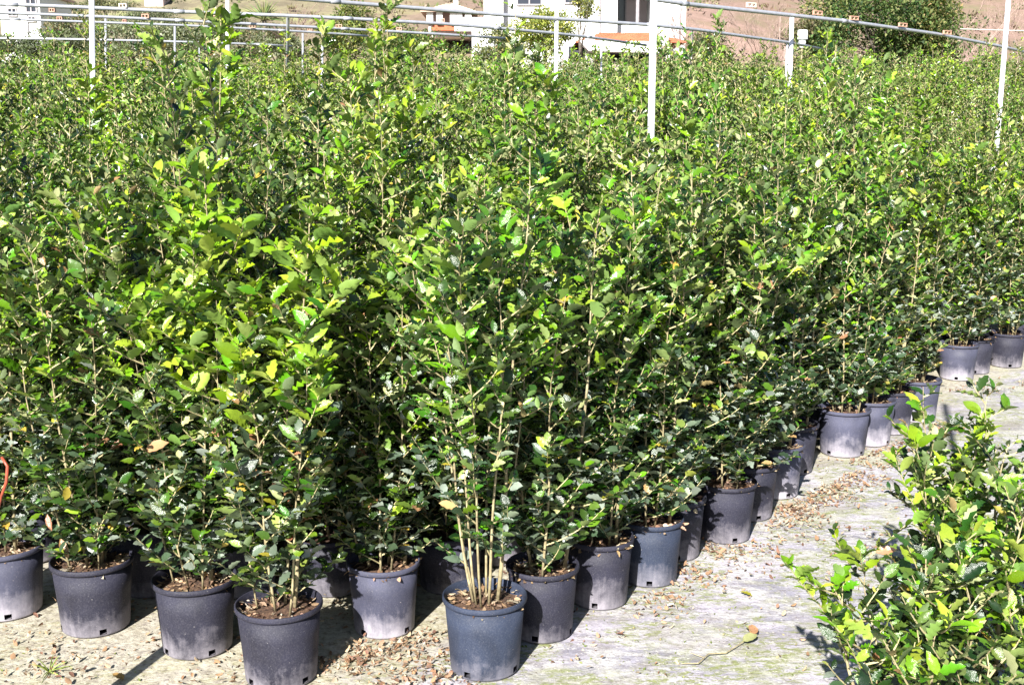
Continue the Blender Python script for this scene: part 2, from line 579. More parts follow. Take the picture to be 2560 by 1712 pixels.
def grow(seed, height, nstem, spread, lean=(0, 0), fresh=0.2, leaf0=0.045, leaf1=0.07, density=1.0,
         bare=0.012, leader=0, low_open=0.0, base_r=0.08, z0=0.262, pale=0.16):
    """returns stems (polylines), twigs (polylines), leaves dict; pot at the origin"""
    r = random.Random(seed)
    stems, twigs = [], []
    P, D, U, S, C, K = [], [], [], [], [], []
    for s in range(nstem):
        a = 2 * math.pi * (s + r.uniform(-0.3, 0.3)) / nstem
        rr = base_r * r.uniform(0.3, 1.2)
        h = height * r.uniform(0.72, 1.0)
        if s == 0: h = height
        if leader and s in (1, 2): h = height + leader * (0.62, 0.38)[s - 1]
        sp = spread * r.uniform(0.35, 1.0)
        if s == 0: sp *= 0.4
        if leader and s == 0: h = height + leader
        n = 12
        pts = []
        wx, wy = r.uniform(0, 6.3), r.uniform(0, 6.3)
        for i in range(n + 1):
            t = i / n
            out = rr + sp * (t ** 0.85)
            x = math.cos(a) * out + 0.022 * math.sin(wx + 7 * t) * t + lean[0] * t
            y = math.sin(a) * out + 0.022 * math.sin(wy + 6 * t) * t + lean[1] * t
            pts.append(Vector((x, y, z0 + (h - z0) * t)))
        r0 = r.uniform(0.0036, 0.0068)
        if s == 0: r0 = 0.0085
        stems.append((pts, [r0 * (1 - 0.82 * i / n) for i in range(n + 1)]))
        # side twigs
        t = bare + r.uniform(0, 0.03)
        ang = r.uniform(0, 6.3)
        Lh = h - z0
        while t < 0.985:
            k = min(int(t * n), n - 1)
            f = t * n - k
            p = pts[k].lerp(pts[k + 1], f)
            ang += 2.4 + r.uniform(-0.5, 0.5)
            keep = 1.0
            if leader and s == 0 and p.z > height * 0.93: keep = 0.85
            if low_open and t < low_open: keep = 0.34
            if r.random() < keep:
                top = max(0.0, (p.z - 0.72 * height) / (0.28 * height))
                tl = r.uniform(0.06, 0.25) * (1 - (0.62 if top < 1 else 0.45) * min(top, 1.0)) * (1.15 if p.z < 0.7 else 1.0)
                el = r.uniform(0.15, 0.95)
                dv = Vector((math.cos(ang) * math.cos(el), math.sin(ang) * math.cos(el), math.sin(el)))
                m = 4
                tp = [p]
                cur = dv.copy()
                for q in range(m):
                    cur = (cur + Vector((r.uniform(-.12, .12), r.uniform(-.12, .12), 0.10 + r.uniform(-.05, .1)))).normalized()
                    tp.append(tp[-1] + cur * tl / m)
                twigs.append((tp, [0.0022, 0.0019, 0.0016, 0.0013, 0.0009]))
                nl = max(4, int(tl / 0.0135 * density))
                zrel = p.z / height
                young = (zrel > 0.55 and r.random() < fresh * (0.4 + 1.2 * zrel))
                aa = r.uniform(0, 6.3)
                for q in range(nl):
                    ft = 0.12 + 0.88 * (q + r.random() * 0.5) / nl
                    ft = min(ft, 1.0)
                    kk = min(int(ft * m), m - 1)
                    lp = tp[kk].lerp(tp[kk + 1], ft * m - kk)
                    aa += 2.2 + r.uniform(-0.5, 0.5)
                    outd = Vector((math.cos(aa), math.sin(aa), 0.0))
                    up = 0.15 + 0.75 * r.random() if zrel > 0.5 else r.uniform(-0.45, 0.5)
                    ld = (outd * 1.0 + cur * (0.35 + 0.5 * ft) + Vector((0, 0, up * 0.6))).normalized()
                    P.append(lp); D.append(ld)
                    U.append(Vector((r.gauss(0, 0.55), r.gauss(-0.10, 0.6), 1.0)))
                    big = leaf0 + (leaf1 - leaf0) * min(1, max(0, zrel * 1.1 - 0.1))
                    sz = big * (r.uniform(0.60, 1.15) if zrel < 0.42 else r.uniform(0.40, 0.85) if r.random() < 0.72 else r.uniform(0.85, 1.25)) * (1.35 if young else 1.0)
                    if q >= nl - 2: sz *= 0.8
                    S.append(sz)
                    u = r.random()
                    if young: fam = 'fresh' if u < 0.78 else 'mid'
                    elif u < 0.012: fam = 'yellow'
                    elif u < 0.025: fam = 'brown'
                    elif r.random() < max(0.0, 0.95 - 1.45 * zrel): fam = 'dusty_glint'
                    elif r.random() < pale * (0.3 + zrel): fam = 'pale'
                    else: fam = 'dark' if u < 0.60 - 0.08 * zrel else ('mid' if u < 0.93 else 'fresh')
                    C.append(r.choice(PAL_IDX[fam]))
                    K.append(r.choice((0, 0, 1, 3) if zrel > 0.4 else (1, 1, 0, 3)) if not young else r.choice((0, 2, 0, 3)))
            t += r.uniform(0.022, 0.045) / Lh / density
    A = lambda q: np.array([tuple(v) for v in q])
    L = dict(P=A(P), D=A(D), U=A(U), S=np.array(S), C=np.array(C), K=np.array(K))
    L['F'] = frames(L['D'], L['U'])
    return stems, twigs, L


def frame_matrix(p, F, s):
    m = Matrix.Identity(4)
    for i in range(3):
        for j in range(3):
            m[i][j] = F[i][j] * s
        m[i][3] = p[i]
    return m


def dress(root, seed, n_single, view=None, light=False, split_stems=True, **kw):
    """builds stems, twigs, single leaves and the joined rest of the foliage under root"""
    stems, twigs, L = grow(seed, **kw)
    if split_stems:
        for pts, rad in stems:
            MB().tube(pts, rad, 6).build('stem', M['bark'], root, smooth=True)
    else:
        b_ = MB()
        for pts, rad in stems: b_.tube(pts, rad, 5)
        b_.build('stems', M['bark'], root, smooth=True)
    b_ = MB()
    for pts, rad in twigs: b_.tube(pts, [q * 1.5 for q in rad], 3, cap=False)
    b_.build('twigs', M['twig'], root)['kind'] = 'stuff'
    N = len(L['S'])
    if view is not None:
        wp = L['P'] + np.array(root.location)[None]
        dist = np.linalg.norm(wp - np.array([0, 0, CAM_H])[None], axis=1)
        up = np.abs(np.einsum('ni,ni->n', (wp - np.array([0, 0, CAM_H])) / dist[:, None], L['F'][:, :, 2]))
        yfront = (wp[:, 1] - root.location.y)
        score = L['S'] / dist * (0.35 + up) * np.clip(1.0 - yfront / 0.30, 0.15, 2.0)
    else:
        score = L['S'] * (0.4 + L['P'][:, 2] / L['P'][:, 2].max())
    order = np.argsort(-score)
    single = order[:n_single]
    rest = order[n_single:]
    for i in single:
        o = link('leaf', leaf_data(int(L['K'][i]), int(L['C'][i])), root)
        o.matrix_local = frame_matrix(L['P'][i], L['F'][i], L['S'][i])
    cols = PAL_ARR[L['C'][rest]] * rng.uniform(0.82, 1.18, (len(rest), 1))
    if light:
        tpl, idx = [TPL[4]], None
    else:
        tpl, idx = TPL[:4], L['K'][rest]
    fo = link('foliage', leaf_mesh('foliage', L['P'][rest], L['F'][rest], L['S'][rest], cols, tpl, M['leaf'], idx), root)
    fo['kind'] = 'stuff'
    return fo


# ------------------------------------------------------------------ pots
PH = 0.29


def lathe(prof, seg, holes=None):
    b_ = MB()
    for (r_, z) in prof:
        for k in range(seg):
            a = 2 * math.pi * k / seg
            b_.v.append((r_ * math.cos(a), r_ * math.sin(a), z))
    for i in range(len(prof) - 1):
        for k in range(seg):
            if holes and holes(i, k): continue
            a = i * seg + k
            c = i * seg + (k + 1) % seg
            b_.f.append((a, c, c + seg, a + seg))
    return b_


def pot_meshes(mat, hi=True):
    seg = 60 if hi else 20
    # outside up, over the lip, inside down
    prof = [(0.0, 0.004), (0.122, 0.004), (0.128, 0.010), (0.1285, 0.014), (0.130, 0.036), (0.134, 0.10),
            (0.141, 0.18), (0.1475, 0.262), (0.1445, 0.262), (0.138, 0.18), (0.131, 0.10), (0.1265, 0.036), (0.1255, 0.014), (0.10, 0.010)]
    hk = {4, 5, 18, 19, 33, 34, 48, 49} if hi else set()
    body = lathe(prof, seg, (lambda i, k: i in (3, 11) and k in hk)).mesh('pot', mat, True)
    rim = lathe([(0.1478, 0.268), (0.1560, 0.270), (0.1575, 0.275), (0.1568, 0.287), (0.1535, 0.2905), (0.1500, 0.2885), (0.1462, 0.268), (0.1450, 0.255)],
                seg).mesh('rim', mat, True)
    return body, rim


POTM = {k: pot_meshes(M[k]) for k in ('pot', 'pot_blue', 'pot_pale')}
POTLOW = pot_meshes(M['pot'], False)


def soil_mesh(seed):
    r = random.Random(seed)
    b_ = MB()
    nr, seg = 8, 30
    b_.v.append((0, 0, 0.262))
    for i in range(1, nr + 1):
        for k in range(seg):
            a = 2 * math.pi * k / seg
            rad = 0.144 * i / nr
            b_.v.append((rad * math.cos(a), rad * math.sin(a), 0.258 - 0.012 * (i / nr) ** 2 + r.uniform(-0.004, 0.006)))
    for k in range(seg):
        b_.f.append((0, 1 + k, 1 + (k + 1) % seg))
    for i in range(nr - 1):
        for k in range(seg):
            a = 1 + i * seg + k
            c = 1 + i * seg + (k + 1) % seg
            b_.f.append((a, a + seg, c + seg, c))
    return b_.mesh('soil', M['soil'], True)


SOIL = [soil_mesh(k) for k in range(3)]
DRY = np.array([(0.32, 0.19, 0.12), (0.44, 0.31, 0.20), (0.22, 0.12, 0.08), (0.55, 0.45, 0.32), (0.42, 0.25, 0.14), (0.62, 0.54, 0.42), (0.17, 0.10, 0.07), (0.52, 0.34, 0.25)])


def litter_mesh(name, P, size, seed=0, flat=0.25):
    r = np.random.default_rng(seed)
    n_ = len(P)
    a = r.uniform(0, 6.283, n_)
    D = np.stack([np.cos(a), np.sin(a), r.normal(0, flat, n_)], 1)
    U = np.stack([r.normal(0, 0.45, n_), r.normal(0, 0.45, n_), np.where(r.random(n_) < 0.5, 1.0, -1.0)], 1)
    F = frames(D, U)
    C = DRY[r.integers(0, len(DRY), n_)] * r.uniform(0.45, 1.1, (n_, 1))
    return leaf_mesh(name, P, F, size * np.clip(r.lognormal(0, 0.42, n_), 0.4, 1.8), C, [TPL[0], TPL[1], TPL[4]], M['dry_leaf'], r.integers(0, 3, n_))


def pot_litter(seed):
    r = np.random.default_rng(seed)
    a = r.uniform(0, 6.283, 150)
    q = 0.135 * np.sqrt(r.random(150))
    P = np.stack([q * np.cos(a), q * np.sin(a), 0.260 + r.uniform(0, 0.014, 150)], 1)
    return litter_mesh('dead_leaves', P, 0.020, seed, 0.4)


POTLIT = [pot_litter(k) for k in range(4)]


def add_pot(root, kind='pot', seed=0, scale=1.0, low=False):
    body, rim = POTLOW if low else POTM[kind]
    p = link('pot', body, root)
    p.rotation_euler.z = seed * 1.7
    p.scale = (scale, scale, 1)
    link('rim', rim, p)
    s = link('soil', SOIL[seed % 3], root)
    s.scale = (scale, scale, 1)
    if not low:
        q = link('dead_leaves', POTLIT[seed % 4], root)
        q['kind'] = 'stuff'
        q.rotation_euler.z = seed * 2.1


GRP = 'potted evergreen saplings standing in the big block'
# name: x, y, pot scale, pot kind, height, stems, spread, fresh, leader, extra, label
FRONT = [
    (-2.09, 4.43, 1.04, 'pot_pale', 1.80, 6, 0.20, 0.20, 0, {}, 'leftmost front row sapling, its pale-footed pot cut by the photo edge'),
    (-1.67, 4.28, 1.02, 'pot', 1.75, 7, 0.22, 0.10, 0, {}, 'second front row sapling from the left, orange dead leaf on its pot rim'),
    (-1.21, 4.09, 1.01, 'pot', 1.72, 6, 0.22, 0.35, 0.10, {}, 'third front row sapling from the left, big bright green leaves halfway up'),
    (-0.84, 3.85, 1.00, 'pot', 1.70, 6, 0.24, 0.55, 0.0, dict(low_open=0.22), 'nearest sapling left of centre, scratched dark pot and bright yellow-green top'),
    (-0.51, 4.26, 0.93, 'pot_pale', 1.66, 7, 0.18, 0.20, 0, {}, 'sapling in a whitish weathered pot set back between the two nearest pots'),
    (-0.10, 3.92, 0.99, 'pot_blue', 1.78, 8, 0.27, 0.15, 0.12, dict(low_open=0.50, bare=0.10), 'sapling with bare tan stems fanning out, nearest pot at the bottom centre'),
    (0.12, 4.22, 0.92, 'pot', 1.72, 5, 0.20, 0.20, 0, dict(lean=(0.06, 0)), 'sapling directly right of and behind the bare-stemmed one, pot half hidden'),
    (0.37, 4.53, 0.90, 'pot', 1.80, 5, 0.16, 0.12, 0, {}, 'sapling in the dark pot just left of the clean bluish pot'),
    (0.61, 4.77, 0.93, 'pot_blue', 1.78, 6, 0.18, 0.15, 0, {}, 'sapling in the clean bluish pot halfway along the aisle edge'),
    (0.76, 5.07, 0.92, 'pot', 1.80, 5, 0.16, 0.15, 0, {}, 'sapling whose pot is mostly hidden behind the bluish pot'),
    (1.04, 5.30, 0.95, 'pot', 1.76, 6, 0.22, 0.12, 0, {}, 'sapling in the wide dark pot right of the bluish one, with litter at its foot'),
    (1.22, 5.62, 0.95, 'pot', 1.80, 5, 0.18, 0.15, 0, {}, 'sapling in the pot squeezed between a wide dark pot and a white-footed pot'),
    (1.44, 5.98, 0.98, 'pot_pale', 1.78, 4, 0.24, 0.12, 0, dict(low_open=0.30), 'sapling in a white-footed pot with one thick stem leaning out to the right'),
    (1.63, 6.42, 1.0, 'pot', 1.75, 5, 0.16, 0.15, 0, {}, 'sapling in a shaded pot just behind the white-footed pot'),
    (2.04, 6.78, 1.02, 'pot_pale', 1.80, 6, 0.20, 0.12, 0, {}, 'sapling in the pale grey pot that starts the second cluster along the aisle'),
    (2.28, 7.02, 0.99, 'pot_pale', 1.80, 5, 0.16, 0.12, 0, {}, 'sapling second in the aisle cluster, brown litter heaped before its pot'),
    (2.50, 7.30, 0.99, 'pot', 1.80, 5, 0.16, 0.15, 0, {}, 'sapling third in the aisle cluster, pot with a sunlit sandy rim'),
    (2.79, 7.62, 0.99, 'pot_pale', 1.78, 5, 0.18, 0.2, 0, {}, 'sapling fourth in the aisle cluster, rounded smooth grey pot by the green weeds'),
    (3.58, 8.94, 0.99, 'pot_pale', 1.80, 5, 0.18, 0.2, 0, {}, 'sapling in a far pot dappled with branch shadows near the right edge'),
    (3.81, 9.19, 0.99, 'pot', 1.80, 5, 0.16, 0.2, 0, {}, 'sapling in the middle one of the three farthest pots at the right edge'),
    (4.19, 9.44, 0.97, 'pot', 1.80, 6, 0.20, 0.2, 0, {}, 'sapling in the last pot at the right edge of the photo'),
]
for i, (x, y, ps, kind, h, ns, sp, fr, ld, ex, lab) in enumerate(FRONT):
    root = empty('potted_sapling', (x, y, ground_z(x, y)))
    tag(root, lab, 'potted tree', GRP)
    add_pot(root, kind, i, ps)
    kw = dict(height=h, nstem=ns, spread=sp, fresh=fr, leader=ld, density=1.0,
              leaf0=0.062, leaf1=0.072 if fr < 0.3 else 0.084)
    kw.update(ex)
    dress(root, 100 + i, 290 if i < 14 else 150, view=True, **kw)

# a few whose leaders rise clear of the mass
TALL = [(-2.90, 6.0, 1.95, 0.66, 'dark'), (-2.55, 6.6, 1.9, 0.45, 'fresh'), (-1.55, 5.7, 1.92, 0.62, 'fresh'), (-1.22, 6.5, 1.85, 0.68, 'dark'),
        (-0.85, 6.9, 1.85, 0.90, 'dark'), (-0.10, 7.6, 1.85, 0.98, 'dark'), (0.04, 5.6, 1.80, 0.40, 'fresh'), (0.55, 8.2, 1.9, 0.30, 'dark'),
        (2.45, 6.95, 0, 0, ''), (2.72, 8.8, 1.92, 0.42, 'fresh'), (1.05, 7.4, 1.85, 0.2, 'dark'), (3.3, 9.5, 1.95, 0.3, 'fresh')]
TLAB = ['tall sapling at the far left, dark leader before the white house',
        'tall sapling with yellow-green tip in front of the left white post',
        'tallest bright-tipped sapling, reaching the top edge by the second tall post',
        'sapling whose dark leader tip crosses the pipes beside the yellow-leaved shrub',
        'sapling with pale leader crossing the pipes left of the pink roofed house',
        'sapling with a thin leader standing up against the big white house',
        'sapling with a whorl of large bright leaves at the top, centre of the block',
        'sapling whose leader covers the left part of the terracotta roof',
        '', 'sapling with a bright green shoot before the dark tree on the right',
        'sapling with a dark bushy leader just right of the thick white post',
        'sapling with a yellowish leader left of the right-hand slanting post']
placed = [(f[0], f[1]) for f in FRONT]
for i, (x, y, h, ld, tone) in enumerate(TALL):
    if h == 0: continue
    root = empty('potted_sapling', (x, y, ground_z(x, y)))
    tag(root, TLAB[i], 'potted tree', GRP)
    add_pot(root, 'pot', i, 1.0)
    dress(root, 300 + i, 120, view=True, height=h, nstem=6, spread=0.20, fresh=0.5 if tone == 'fresh' else 0.08, leader=ld,
          leaf0=0.052, leaf1=0.078)
    placed.append((x, y))

# the rest of the block: proto plants, then copies
BX = [-9, -4.0, -2.09, -1.67, -1.21, -0.84, -0.51, -0.10, 0.12, 0.37, 0.61, 1.04, 1.44, 1.63, 2.04, 2.50, 2.79, 3.10, 3.58, 4.19, 5.5, 14]
BY = [6.4, 5.0, 4.43, 4.28, 4.09, 3.95, 4.26, 4.10, 4.22, 4.53, 4.77, 5.30, 5.98, 6.42, 6.78, 7.30, 7.62, 8.3, 8.94, 9.44, 10.8, 21.0]
spots = []
rg = random.Random(11)
dx, dy = 0.43, 0.372
j = 0
y = 4.3
while y < 31:
    x = -16.0 + (j % 2) * dx / 2
    while x < 17:
        # rows run parallel to the aisle edge
        px = x + rg.uniform(-0.05, 0.05)
        py = y + rg.uniform(-0.05, 0.05)
        lim = np.interp(px, BX, BY)
        if py > lim + (0.40 if -1.4 < px < 0.3 else 0.28) and abs(px) < 0.455 * py + 0.9:
            if all((px - a) ** 2 + (py - b_) ** 2 > 0.33 ** 2 for a, b_ in placed):
                spots.append((px, py))
        x += dx
    y += dy
    j += 1
spots.sort(key=lambda q: q[0] ** 2 + q[1] ** 2)
NIND = 300 - len(placed)
NVAR = 12
protos = []
for k in range(NVAR):
    x, y = spots[k]
    root = empty('potted_sapling', (x, y, ground_z(x, y)))
    add_pot(root, 'pot', k, 1.0, low=True)
    dress(root, 500 + k, 22, view=None, light=True, split_stems=False, height=rg.uniform(1.74, 1.92), nstem=6, spread=0.20,
          fresh=(0.12, 0.28, 0.05, 0.15)[k % 4], leader=(0, 0.12, 0.22, 0, 0.08, 0.32)[k % 6], leaf0=0.053, leaf1=0.063, density=1.05, pale=(0.25, 0.40, 0.15)[k % 3])
    protos.append(root)
LAB_IN = 'leafy evergreen sapling packed in the inner rows, pot hidden, only its crown showing'


def copy_tree(o, parent=None):
    c = o.copy()
    col.objects.link(c)
    if parent is not None:
        c.parent = parent
    for ch in o.children:
        copy_tree(ch, c)
    return c


def crown_scale(x, y):
    top = float(np.interp(y, [4, 8, 11, 14, 16, 22, 30], [1.72, 1.74, 2.00, 2.42, 2.60, 2.93, 3.32]))
    if x > 3: top -= min(0.45, (x - 3) * 0.25) * float(np.interp(y, [9, 11, 14, 16], [0, 1, 1, 0]))
    if x < -2.5: top += min(0.15, (-2.5 - x) * 0.1) * float(np.interp(y, [7, 10, 14, 17], [0, 1, 1, 0]))
    return (top - ground_z(x, y)) / 1.85


for k, (x, y) in enumerate(spots[:NIND]):
    o = protos[k] if k < NVAR else copy_tree(protos[(k * 7 + k // 12) % NVAR])
    s = crown_scale(x, y) * rg.choice((rg.uniform(0.84, 1.0), rg.uniform(0.94, 1.06), rg.uniform(1.0, 1.16), rg.uniform(0.92, 1.04), rg.uniform(0.92, 1.04), rg.uniform(1.1, 1.3)))
    o.location = (x, y, ground_z(x, y))
    o.rotation_euler = (rg.uniform(-0.05, 0.05), rg.uniform(-0.05, 0.05), rg.uniform(0, 6.28))
    o.scale = (1, 1, s)
    tag(o, LAB_IN, 'potted tree', 'saplings of the inner rows')


def scatter(name, pts, sources, kind='stuff', smin=0.84, smax=1.17, seed=1, sizes=None):
    """one object: points carrying instances of real meshes"""
    r = np.random.default_rng(seed)
    me = bpy.data.meshes.new(name)
    me.from_pydata(pts, [], [])
    n_ = len(pts)
    a = me.attributes.new('pick', 'INT', 'POINT'); a.data.foreach_set('value', r.integers(0, len(sources), n_).astype(np.int32))
    a = me.attributes.new('turn', 'FLOAT_VECTOR', 'POINT')
    a.data.foreach_set('vector', np.stack([r.uniform(-.07, .07, n_), r.uniform(-.07, .07, n_), r.uniform(0, 6.28, n_)], 1).astype(np.float32).ravel())
    a = me.attributes.new('size', 'FLOAT', 'POINT'); a.data.foreach_set('value', (r.uniform(smin, smax, n_) * (np.array(sizes) if sizes is not None else 1.0)).astype(np.float32))
    o = link(name, me)
    ng = bpy.data.node_groups.new(name, 'GeometryNodeTree')
    ng.interface.new_socket('Geometry', in_out='INPUT', socket_type='NodeSocketGeometry')
    ng.interface.new_socket('Geometry', in_out='OUTPUT', socket_type='NodeSocketGeometry')
    N_, L_ = ng.nodes, ng.links
    gi, go = N_.new('NodeGroupInput'), N_.new('NodeGroupOutput')
    jn = N_.new('GeometryNodeJoinGeometry')

    def attr(nm, ty):
        q = N_.new('GeometryNodeInputNamedAttribute')
        q.data_type = ty
        q.inputs[0].default_value = nm
        return q.outputs[0]
    pk, tn, sz = attr('pick', 'INT'), attr('turn', 'FLOAT_VECTOR'), attr('size', 'FLOAT')
    for k, srcs in enumerate(sources):
        cmp_ = N_.new('FunctionNodeCompare')
        cmp_.data_type = 'INT'
        cmp_.operation = 'EQUAL'
        L_.new(pk, cmp_.inputs[2]); cmp_.inputs[3].default_value = k
        for src in srcs:
            oi = N_.new('GeometryNodeObjectInfo')
            oi.inputs['Object'].default_value = src
            oi.inputs['As Instance'].default_value = True
            ip = N_.new('GeometryNodeInstanceOnPoints')
            L_.new(gi.outputs[0], ip.inputs['Points'])
            L_.new(cmp_.outputs[0], ip.inputs['Selection'])
            L_.new(oi.outputs['Geometry'], ip.inputs['Instance'])
            L_.new(tn, ip.inputs['Rotation'])
            L_.new(sz, ip.inputs['Scale'])
            L_.new(ip.outputs[0], jn.inputs[0])
    L_.new(jn.outputs[0], go.inputs[0])
    md = o.modifiers.new('scatter', 'NODES')
    md.node_group = ng
    o['kind'] = kind
    return o


def kids(root, *names):
    return [c for c in root.children if c.name.split('.')[0] in names]


rest = [(x, y, ground_z(x, y)) for x, y in spots[NIND:]]
mass = scatter('sapling_mass', rest, [kids(p, 'foliage', 'stems', 'twigs') for p in protos], sizes=[crown_scale(x, y) for x, y in spots[NIND:]])
tag(mass, 'far rows of the nursery block, sapling tops run together into one mass', 'saplings')
print('spots', len(spots), 'mass', len(rest))

# ------------------------------------------------------------------ foreground plants across the aisle (bottom right)
FG = [
    (1.09, 3.06, 0.76, 5, 0.20, 'low sapling at the lower right, branch reaching farthest left over the aisle'),
    (1.34, 3.08, 0.90, 6, 0.17, 'lush bright green sapling behind the lowest big leaves in the lower right'),
    (1.43, 3.43, 0.99, 5, 0.14, 'taller foreground sapling with pale yellow-green upright shoots near the right edge'),
    (1.50, 3.68, 1.06, 3, 0.12, 'thin tall foreground sapling whose tip rises highest over the aisle at the right'),
    (1.78, 3.41, 1.06, 6, 0.16, 'foreground sapling cut by the right edge of the photo, glossy mid green'),
    (1.12, 2.66, 0.66, 5, 0.16, 'nearest sapling at the bottom edge, broad green leaves close to the camera'),
    (1.54, 2.75, 0.75, 6, 0.16, 'foreground sapling in the extreme lower right corner, dense with shaded gaps'),
]
for i, (x, y, h, ns, sp, lab) in enumerate(FG):
    root = empty('potted_sapling', (x, y, 0))
    tag(root, lab, 'potted tree', 'saplings across the aisle in the lower right')
    add_pot(root, 'pot', i, 0.8)
    dress(root, 700 + i, 290, view=True, height=h, nstem=ns, spread=sp, fresh=0.26, leader=0.0 if i != 3 else 0.05,
          leaf0=0.056, leaf1=0.074, density=0.8, bare=0.05)

# ------------------------------------------------------------------ overhead pipes and posts
PIPES = [
    ([(1.0, 11.7), (1.85, 12.64), (3.31, 13.88), (4.12, 14.57), (5.94, 16.44), (8.0, 19.0), (9.6, 21.2)], 0.023, 'thick grey pipe running highest from the big post down to the right edge'),
    ([(-2.9, 11.6), (-1.87, 12.45), (0.05, 13.95), (1.78, 15.1), (2.5, 15.8), (4.32, 18.1), (5.31, 19.7)], 0.022, 'grey pipe crossing in front of the two white houses, upper centre'),
    ([(-7.5, 11.9), (-5.4, 12.72), (-4.67, 13.04), (-3.81, 13.46), (-2.7, 13.9), (-1.99, 14.26), (-0.87, 14.95), (-0.2, 15.55), (0.58, 16.35), (1.11, 17.0), (2.13, 18.6)], 0.021, 'topmost long pipe at the left that ends before the terracotta roof'),
    ([(-7.5, 12.9), (-6.04, 13.52), (-5.01, 13.99), (-4.1, 14.5), (-3.14, 15.08), (-2.23, 15.65), (-0.92, 16.57), (-0.1, 17.25)], 0.018, 'second pipe from the top at the left'),
    ([(-8, 13.4), (-6.07, 14.36), (-4.26, 15.15), (-3.11, 15.9), (-2.32, 16.55), (-2.08, 16.85)], 0.015, 'third pipe from the top at the left, thin and short'),
    ([(-8.5, 17.0), (-6.27, 17.45), (-5.14, 17.85), (-3.96, 18.4), (-3.54, 18.8)], 0.016, 'lowest thin pipe just above the plant tops at the left'),
]
for k, (pl, rad, lab) in enumerate(PIPES):
    root = empty('overhead_pipe', (pl[0][0], pl[0][1], 3.3))
    tag(root, lab, 'pipe', 'pipes of the shade house frame')
    pts = [Vector((x - pl[0][0], y - pl[0][1], 0)) for x, y in pl]
    MB().tube(pts, rad, 10).build('tube', M['galv'], root, smooth=True)
    for q in range(1, len(pts) - 1, 2):
        dv = (pts[q + 1] - pts[q - 1]).normalized()
        MB().tube([pts[q] - dv * 0.06, pts[q] + dv * 0.06], rad * 1.16, 10).build('coupling', M['galv'], root, smooth=True)


def post(p0, p1, rad, lab, mat='whitepost'):
    p0, p1 = Vector(p0), Vector(p1)
    z0 = ground_z(p0.x, p0.y)
    dv = (p1 - p0)
    base = p0 + dv * ((z0 - p0.z) / dv.z)
    root = empty('support_post', base)
    tag(root, lab, 'post', 'posts of the shade house frame')
    MB().tube([Vector((0, 0, 0)), (p1 - base) * 0.5, p1 - base], rad, 14).build('tube', M[mat], root, smooth=True)
    MB().tube([Vector((0, 0, 0)), (p1 - base).normalized() * 0.05], rad * 1.7, 14).build('foot_collar', M['galv'], root, smooth=True)
    return root


post(at(1624, 505, 8.87), at(1637, -120, 8.87), 0.027, 'thickest white post, in the upper centre, its foot lost among the saplings')
post(at(2494, 340, 12.5), at(2526, -60, 12.5), 0.025, 'slanting white post near the right edge')
post(at(232, 200, 11.35), at(228, -70, 11.35), 0.026, 'thick white post near the left edge with leaves over it')
post(at(569, 110, 14.4), at(568, -60, 14.4), 0.024, 'white post behind the tall bright-tipped sapling')
post(at(1390, 160, 14.3), at(1393, -60, 14.3), 0.024, 'white post standing before the yellow-green shrub and the big white house')
post(at(1976, 170, 14.3), at(1980, 40, 14.3), 0.026, 'post carrying the highest pipe beside the white bucket')
post(at(264, 92, 16.5), at(264, 44, 16.5), 0.016, 'thin short post just right of the thick left one', 'galv')
post(at(437, 122, 17.6), at(437, 64, 17.6), 0.016, 'thin post between the left pipes above the saplings', 'galv')
post(at(719, 102, 15.2), at(720, 42, 14.0), 0.020, 'thin post hanging from the topmost pipe beside a dark leader', 'galv')
post(at(805, 160, 15.6), at(806, 72, 15.6), 0.018, 'thin white post in front of the yellow-leaved shrub', 'galv')
post(at(757, 140, 16.4), at(757, 84, 16.4), 0.014, 'very thin grey post left of the yellow-leaved shrub', 'galv')
post(at(1503, 165, 17.6), at(1503, 98, 17.6), 0.014, 'thin white post in front of the dark garage opening')
post(at(1728, 135, 17.0), at(1731, 74, 15.8), 0.015, 'thin post just right of the terracotta roof', 'galv')
post(at(1966, 168, 18.0), at(1968, 108, 18.0), 0.015, 'thin post pressed against the left side of the post by the bucket')
post(at(498, 130, 19.0), at(498, 106, 19.0), 0.010, 'shortest thin stick under the lowest left pipe', 'galv')
post((-1.585, 3.19, 0.0), (-1.72, 3.19, 3.3), 0.026, 'white post at the very left edge of the bottom corner, almost out of the photo')
post((1.51, 3.02, 0.0), (1.57, 3.02, 3.3), 0.022, 'white post sliver at the right edge behind the foreground leaves')


def clip(px, py, dist, w, h, mat, lab, rz=0.4):
    p = at(px, py, dist)
    b_ = MB()
    t = h * 0.2
    b_.box((0, 0, h / 2 - t / 2), (w, 0.03, t)).box((0, 0, -h / 2 + t / 2), (w, 0.03, t))
    for sx in (-1, 0, 1):
        b_.box((sx * (w / 2 - t / 2), 0, 0), (t, 0.026, h - 2 * t))
    o = b_.build('pipe_clip', M[mat])
    o.location = p
    o.rotation_euler.z = rz
    tag(o, lab, 'clip', 'small clips riding on the pipes')


